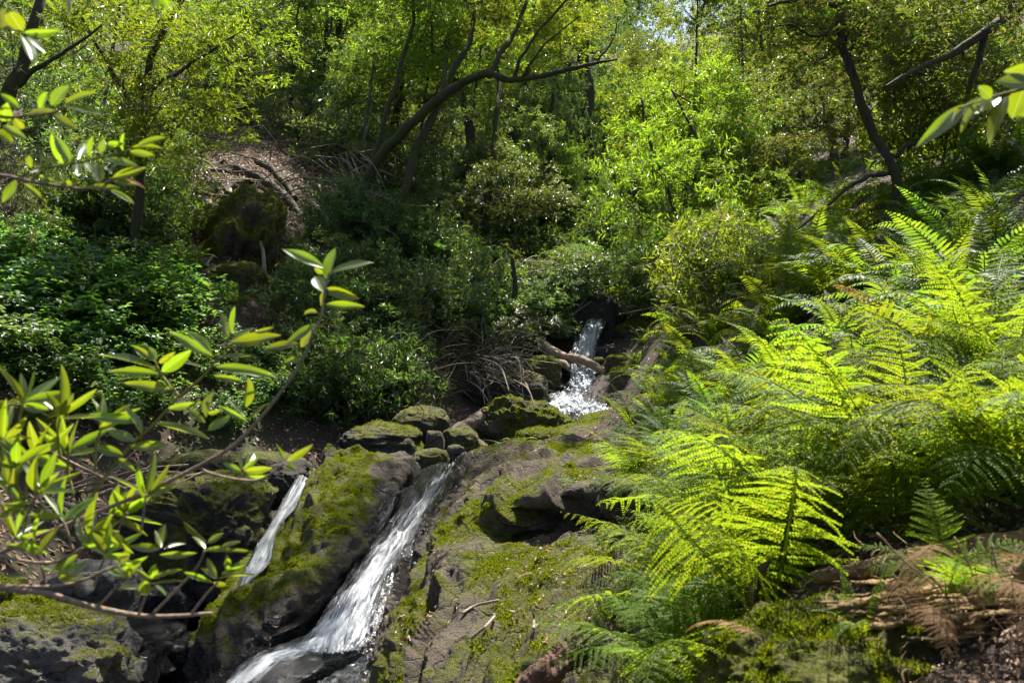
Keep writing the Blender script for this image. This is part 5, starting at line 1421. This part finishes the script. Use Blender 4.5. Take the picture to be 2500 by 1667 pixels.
# dead fern fronds over the log
for k, (x, y, e, az, s) in enumerate([(2350, 1400, 1.6, -1.3, .22), (2430, 1520, 1.58, -1.0, .2), (1860, 1560, 1.6, 2.4, .22), (2250, 1470, 1.62, -2.0, .18), (2380, 1350, 1.62, -.9, .24), (2450, 1420, 1.58, -1.6, .2), (2300, 1330, 1.7, -2.3, .2), (2180, 1400, 1.7, -1.2, .16), (2480, 1600, 1.5, -1.4, .18)]):
    o = obj('dead_frond', LD[k % 8] if k != 2 else SW[1], None, P(x, y, e), M['fern_dead'])
    o.rotation_euler = (g.normal() * .3, .9, az); o.scale = (s, s, s)
    tag(o, unique('curled dry brown fern frond', x, y), 'frond', 'dry fern fronds by the rotting log')

# dead brush tangle in the middle 
def brush(name, n, x0, x1, y0, y1, d0, d1, label, seed, mat, L=(60, 190), w=(.8, 2.2), dirn=None):
    g = np.random.default_rng(seed)
    mb = MB()
    for _ in range(n):
        x, y, d = g.uniform(x0, x1), g.uniform(y0, y1), g.uniform(d0, d1)
        a = g.uniform(0, 6.28) if dirn is None else dirn + g.normal() * .55
        l = g.uniform(*L)
        p0 = P(x, y, d); p2 = P(x + l * math.cos(a), y + l * math.sin(a), d + g.normal() * .35)
        p1 = (p0 + p2) / 2 + g.normal(size=3) * PX(l * .16, d) + [0, 0, PX(l * .12, d)]
        r = PX(g.uniform(*w), d)
        v, f = tube([p0, p1, p2], [r, r * .8, r * .3], 4, 9, caps=False)
        mb.add(v, f)
    o = obj(name, mb.mesh(name, M[mat], False))
    return tag(o, label, 'brush', kind='stuff')
brush('dead_brush', 520, 960, 1280, 840, 960, 10.0, 11.6, 'tangle of dry grey brown brushwood left of the upper falls', 1, 'bark', (30, 120), (.7, 2.0))
brush('dry_litter', 170, 2020, 2520, 1320, 1650, 1.58, 1.74, 'fine dry twigs and fern scraps over the rotting log', 8, 'stalk_brown', (10, 45), (.4, 1.3))
brush('dead_brush', 110, 1130, 1270, 860, 965, 9.9, 10.6, 'bleached dead twigs at the right end of the brush tangle', 2, 'bark_pale', (50, 120), (1, 2.6), dirn=.9)
brush('dead_brush', 160, 860, 1080, 900, 1060, 9.0, 10.2, 'dark dead twigs under the brush tangle', 3, 'bark')
brush('dead_brush', 200, 420, 900, 360, 600, 12.5, 15.5, 'bare twigs and roots strewn over the brown left slope', 4, 'wood_grey', (60, 150), (.8, 2.5), dirn=.6)
brush('dead_brush', 60, 150, 420, 150, 380, 9.0, 10, 'bare pale twigs under the yellow green bay tree', 5, 'wood_grey', (60, 150), (.7, 1.6))
brush('dead_brush', 40, 1300, 1480, 620, 740, 12.8, 14, 'bleached dead twigs hanging in the gully above the falls', 6, 'bark_pale', (50, 110), (.8, 2), dirn=2.4)
brush('dead_brush', 120, 1640, 2100, 560, 820, 7.5, 9.5, 'dead twigs among the ferns of the shaded right bank', 7, 'wood_grey', (50, 140), (.7, 1.8))

# ------------------------------------------------------------------ leaf litter (uncountable): on the ledge and on the ground
def litter(name, p, n_, g, L, label, size=1.0):
    k = len(p)
    d = rdir(k, g); d = norm(d - n_ * (d * n_).sum(1, keepdims=True) * .9)
    l = g.uniform(*L, k) * size
    v, f = leaf_geo(p + n_ * .006, d, norm(n_ + .5 * rdir(k, g)), l, l * g.uniform(.3, .55, k), .2)
    o = obj(name, make_mesh(name, v, f, M['litter'], False))
    return tag(o, label, 'leaf litter', kind='stuff')
g = np.random.default_rng(10)
ln = vnormals(lv, lf)
cand = np.where((ln[:, 2] > .55) & (fbm(lv * 2.5 + 3, 3) > .0))[0]
kk = g.choice(cand, 2600)
litter('leaf_litter', lv[kk] + g.normal(size=(len(kk), 3)) * [.01, .01, 0], ln[kk], g, (.012, .035), 'small dry tan leaves scattered over the mossy ledge')
ys = np.exp(g.uniform(np.log(1.2), np.log(22), 70000)); us = g.uniform(-.75, .75, 70000)
xs = us * ys
sd_ = stream_dist(np.column_stack([xs, ys]))
keep = sd_ > .35
xs, ys = xs[keep], ys[keep]
e = .03
zz = ground_z(xs, ys)
nx = -(ground_z(xs + e, ys) - ground_z(xs - e, ys)) / (2 * e); ny = -(ground_z(xs, ys + e) - ground_z(xs, ys - e)) / (2 * e)
xs2 = np.concatenate([g.uniform(-8.5, -2.2, 26000)]); ys2 = g.uniform(10.5, 20, 26000)
nz2 = norm(np.column_stack([-(ground_z(xs2 + e, ys2) - ground_z(xs2 - e, ys2)) / (2 * e), -(ground_z(xs2, ys2 + e) - ground_z(xs2, ys2 - e)) / (2 * e), np.ones(26000)]))
litter('leaf_litter', np.column_stack([xs2, ys2, ground_z(xs2, ys2)]), nz2, g, (.05, .12), 'pale brown fallen leaves thick on the slope by the rock pillar')
litter('leaf_litter', np.column_stack([xs, ys, zz]), norm(np.column_stack([nx, ny, np.ones(len(nx))])), g, (.02, .07), 'brown fallen leaves covering the forest floor', size=np.clip(ys / 5, .35, 1.1))
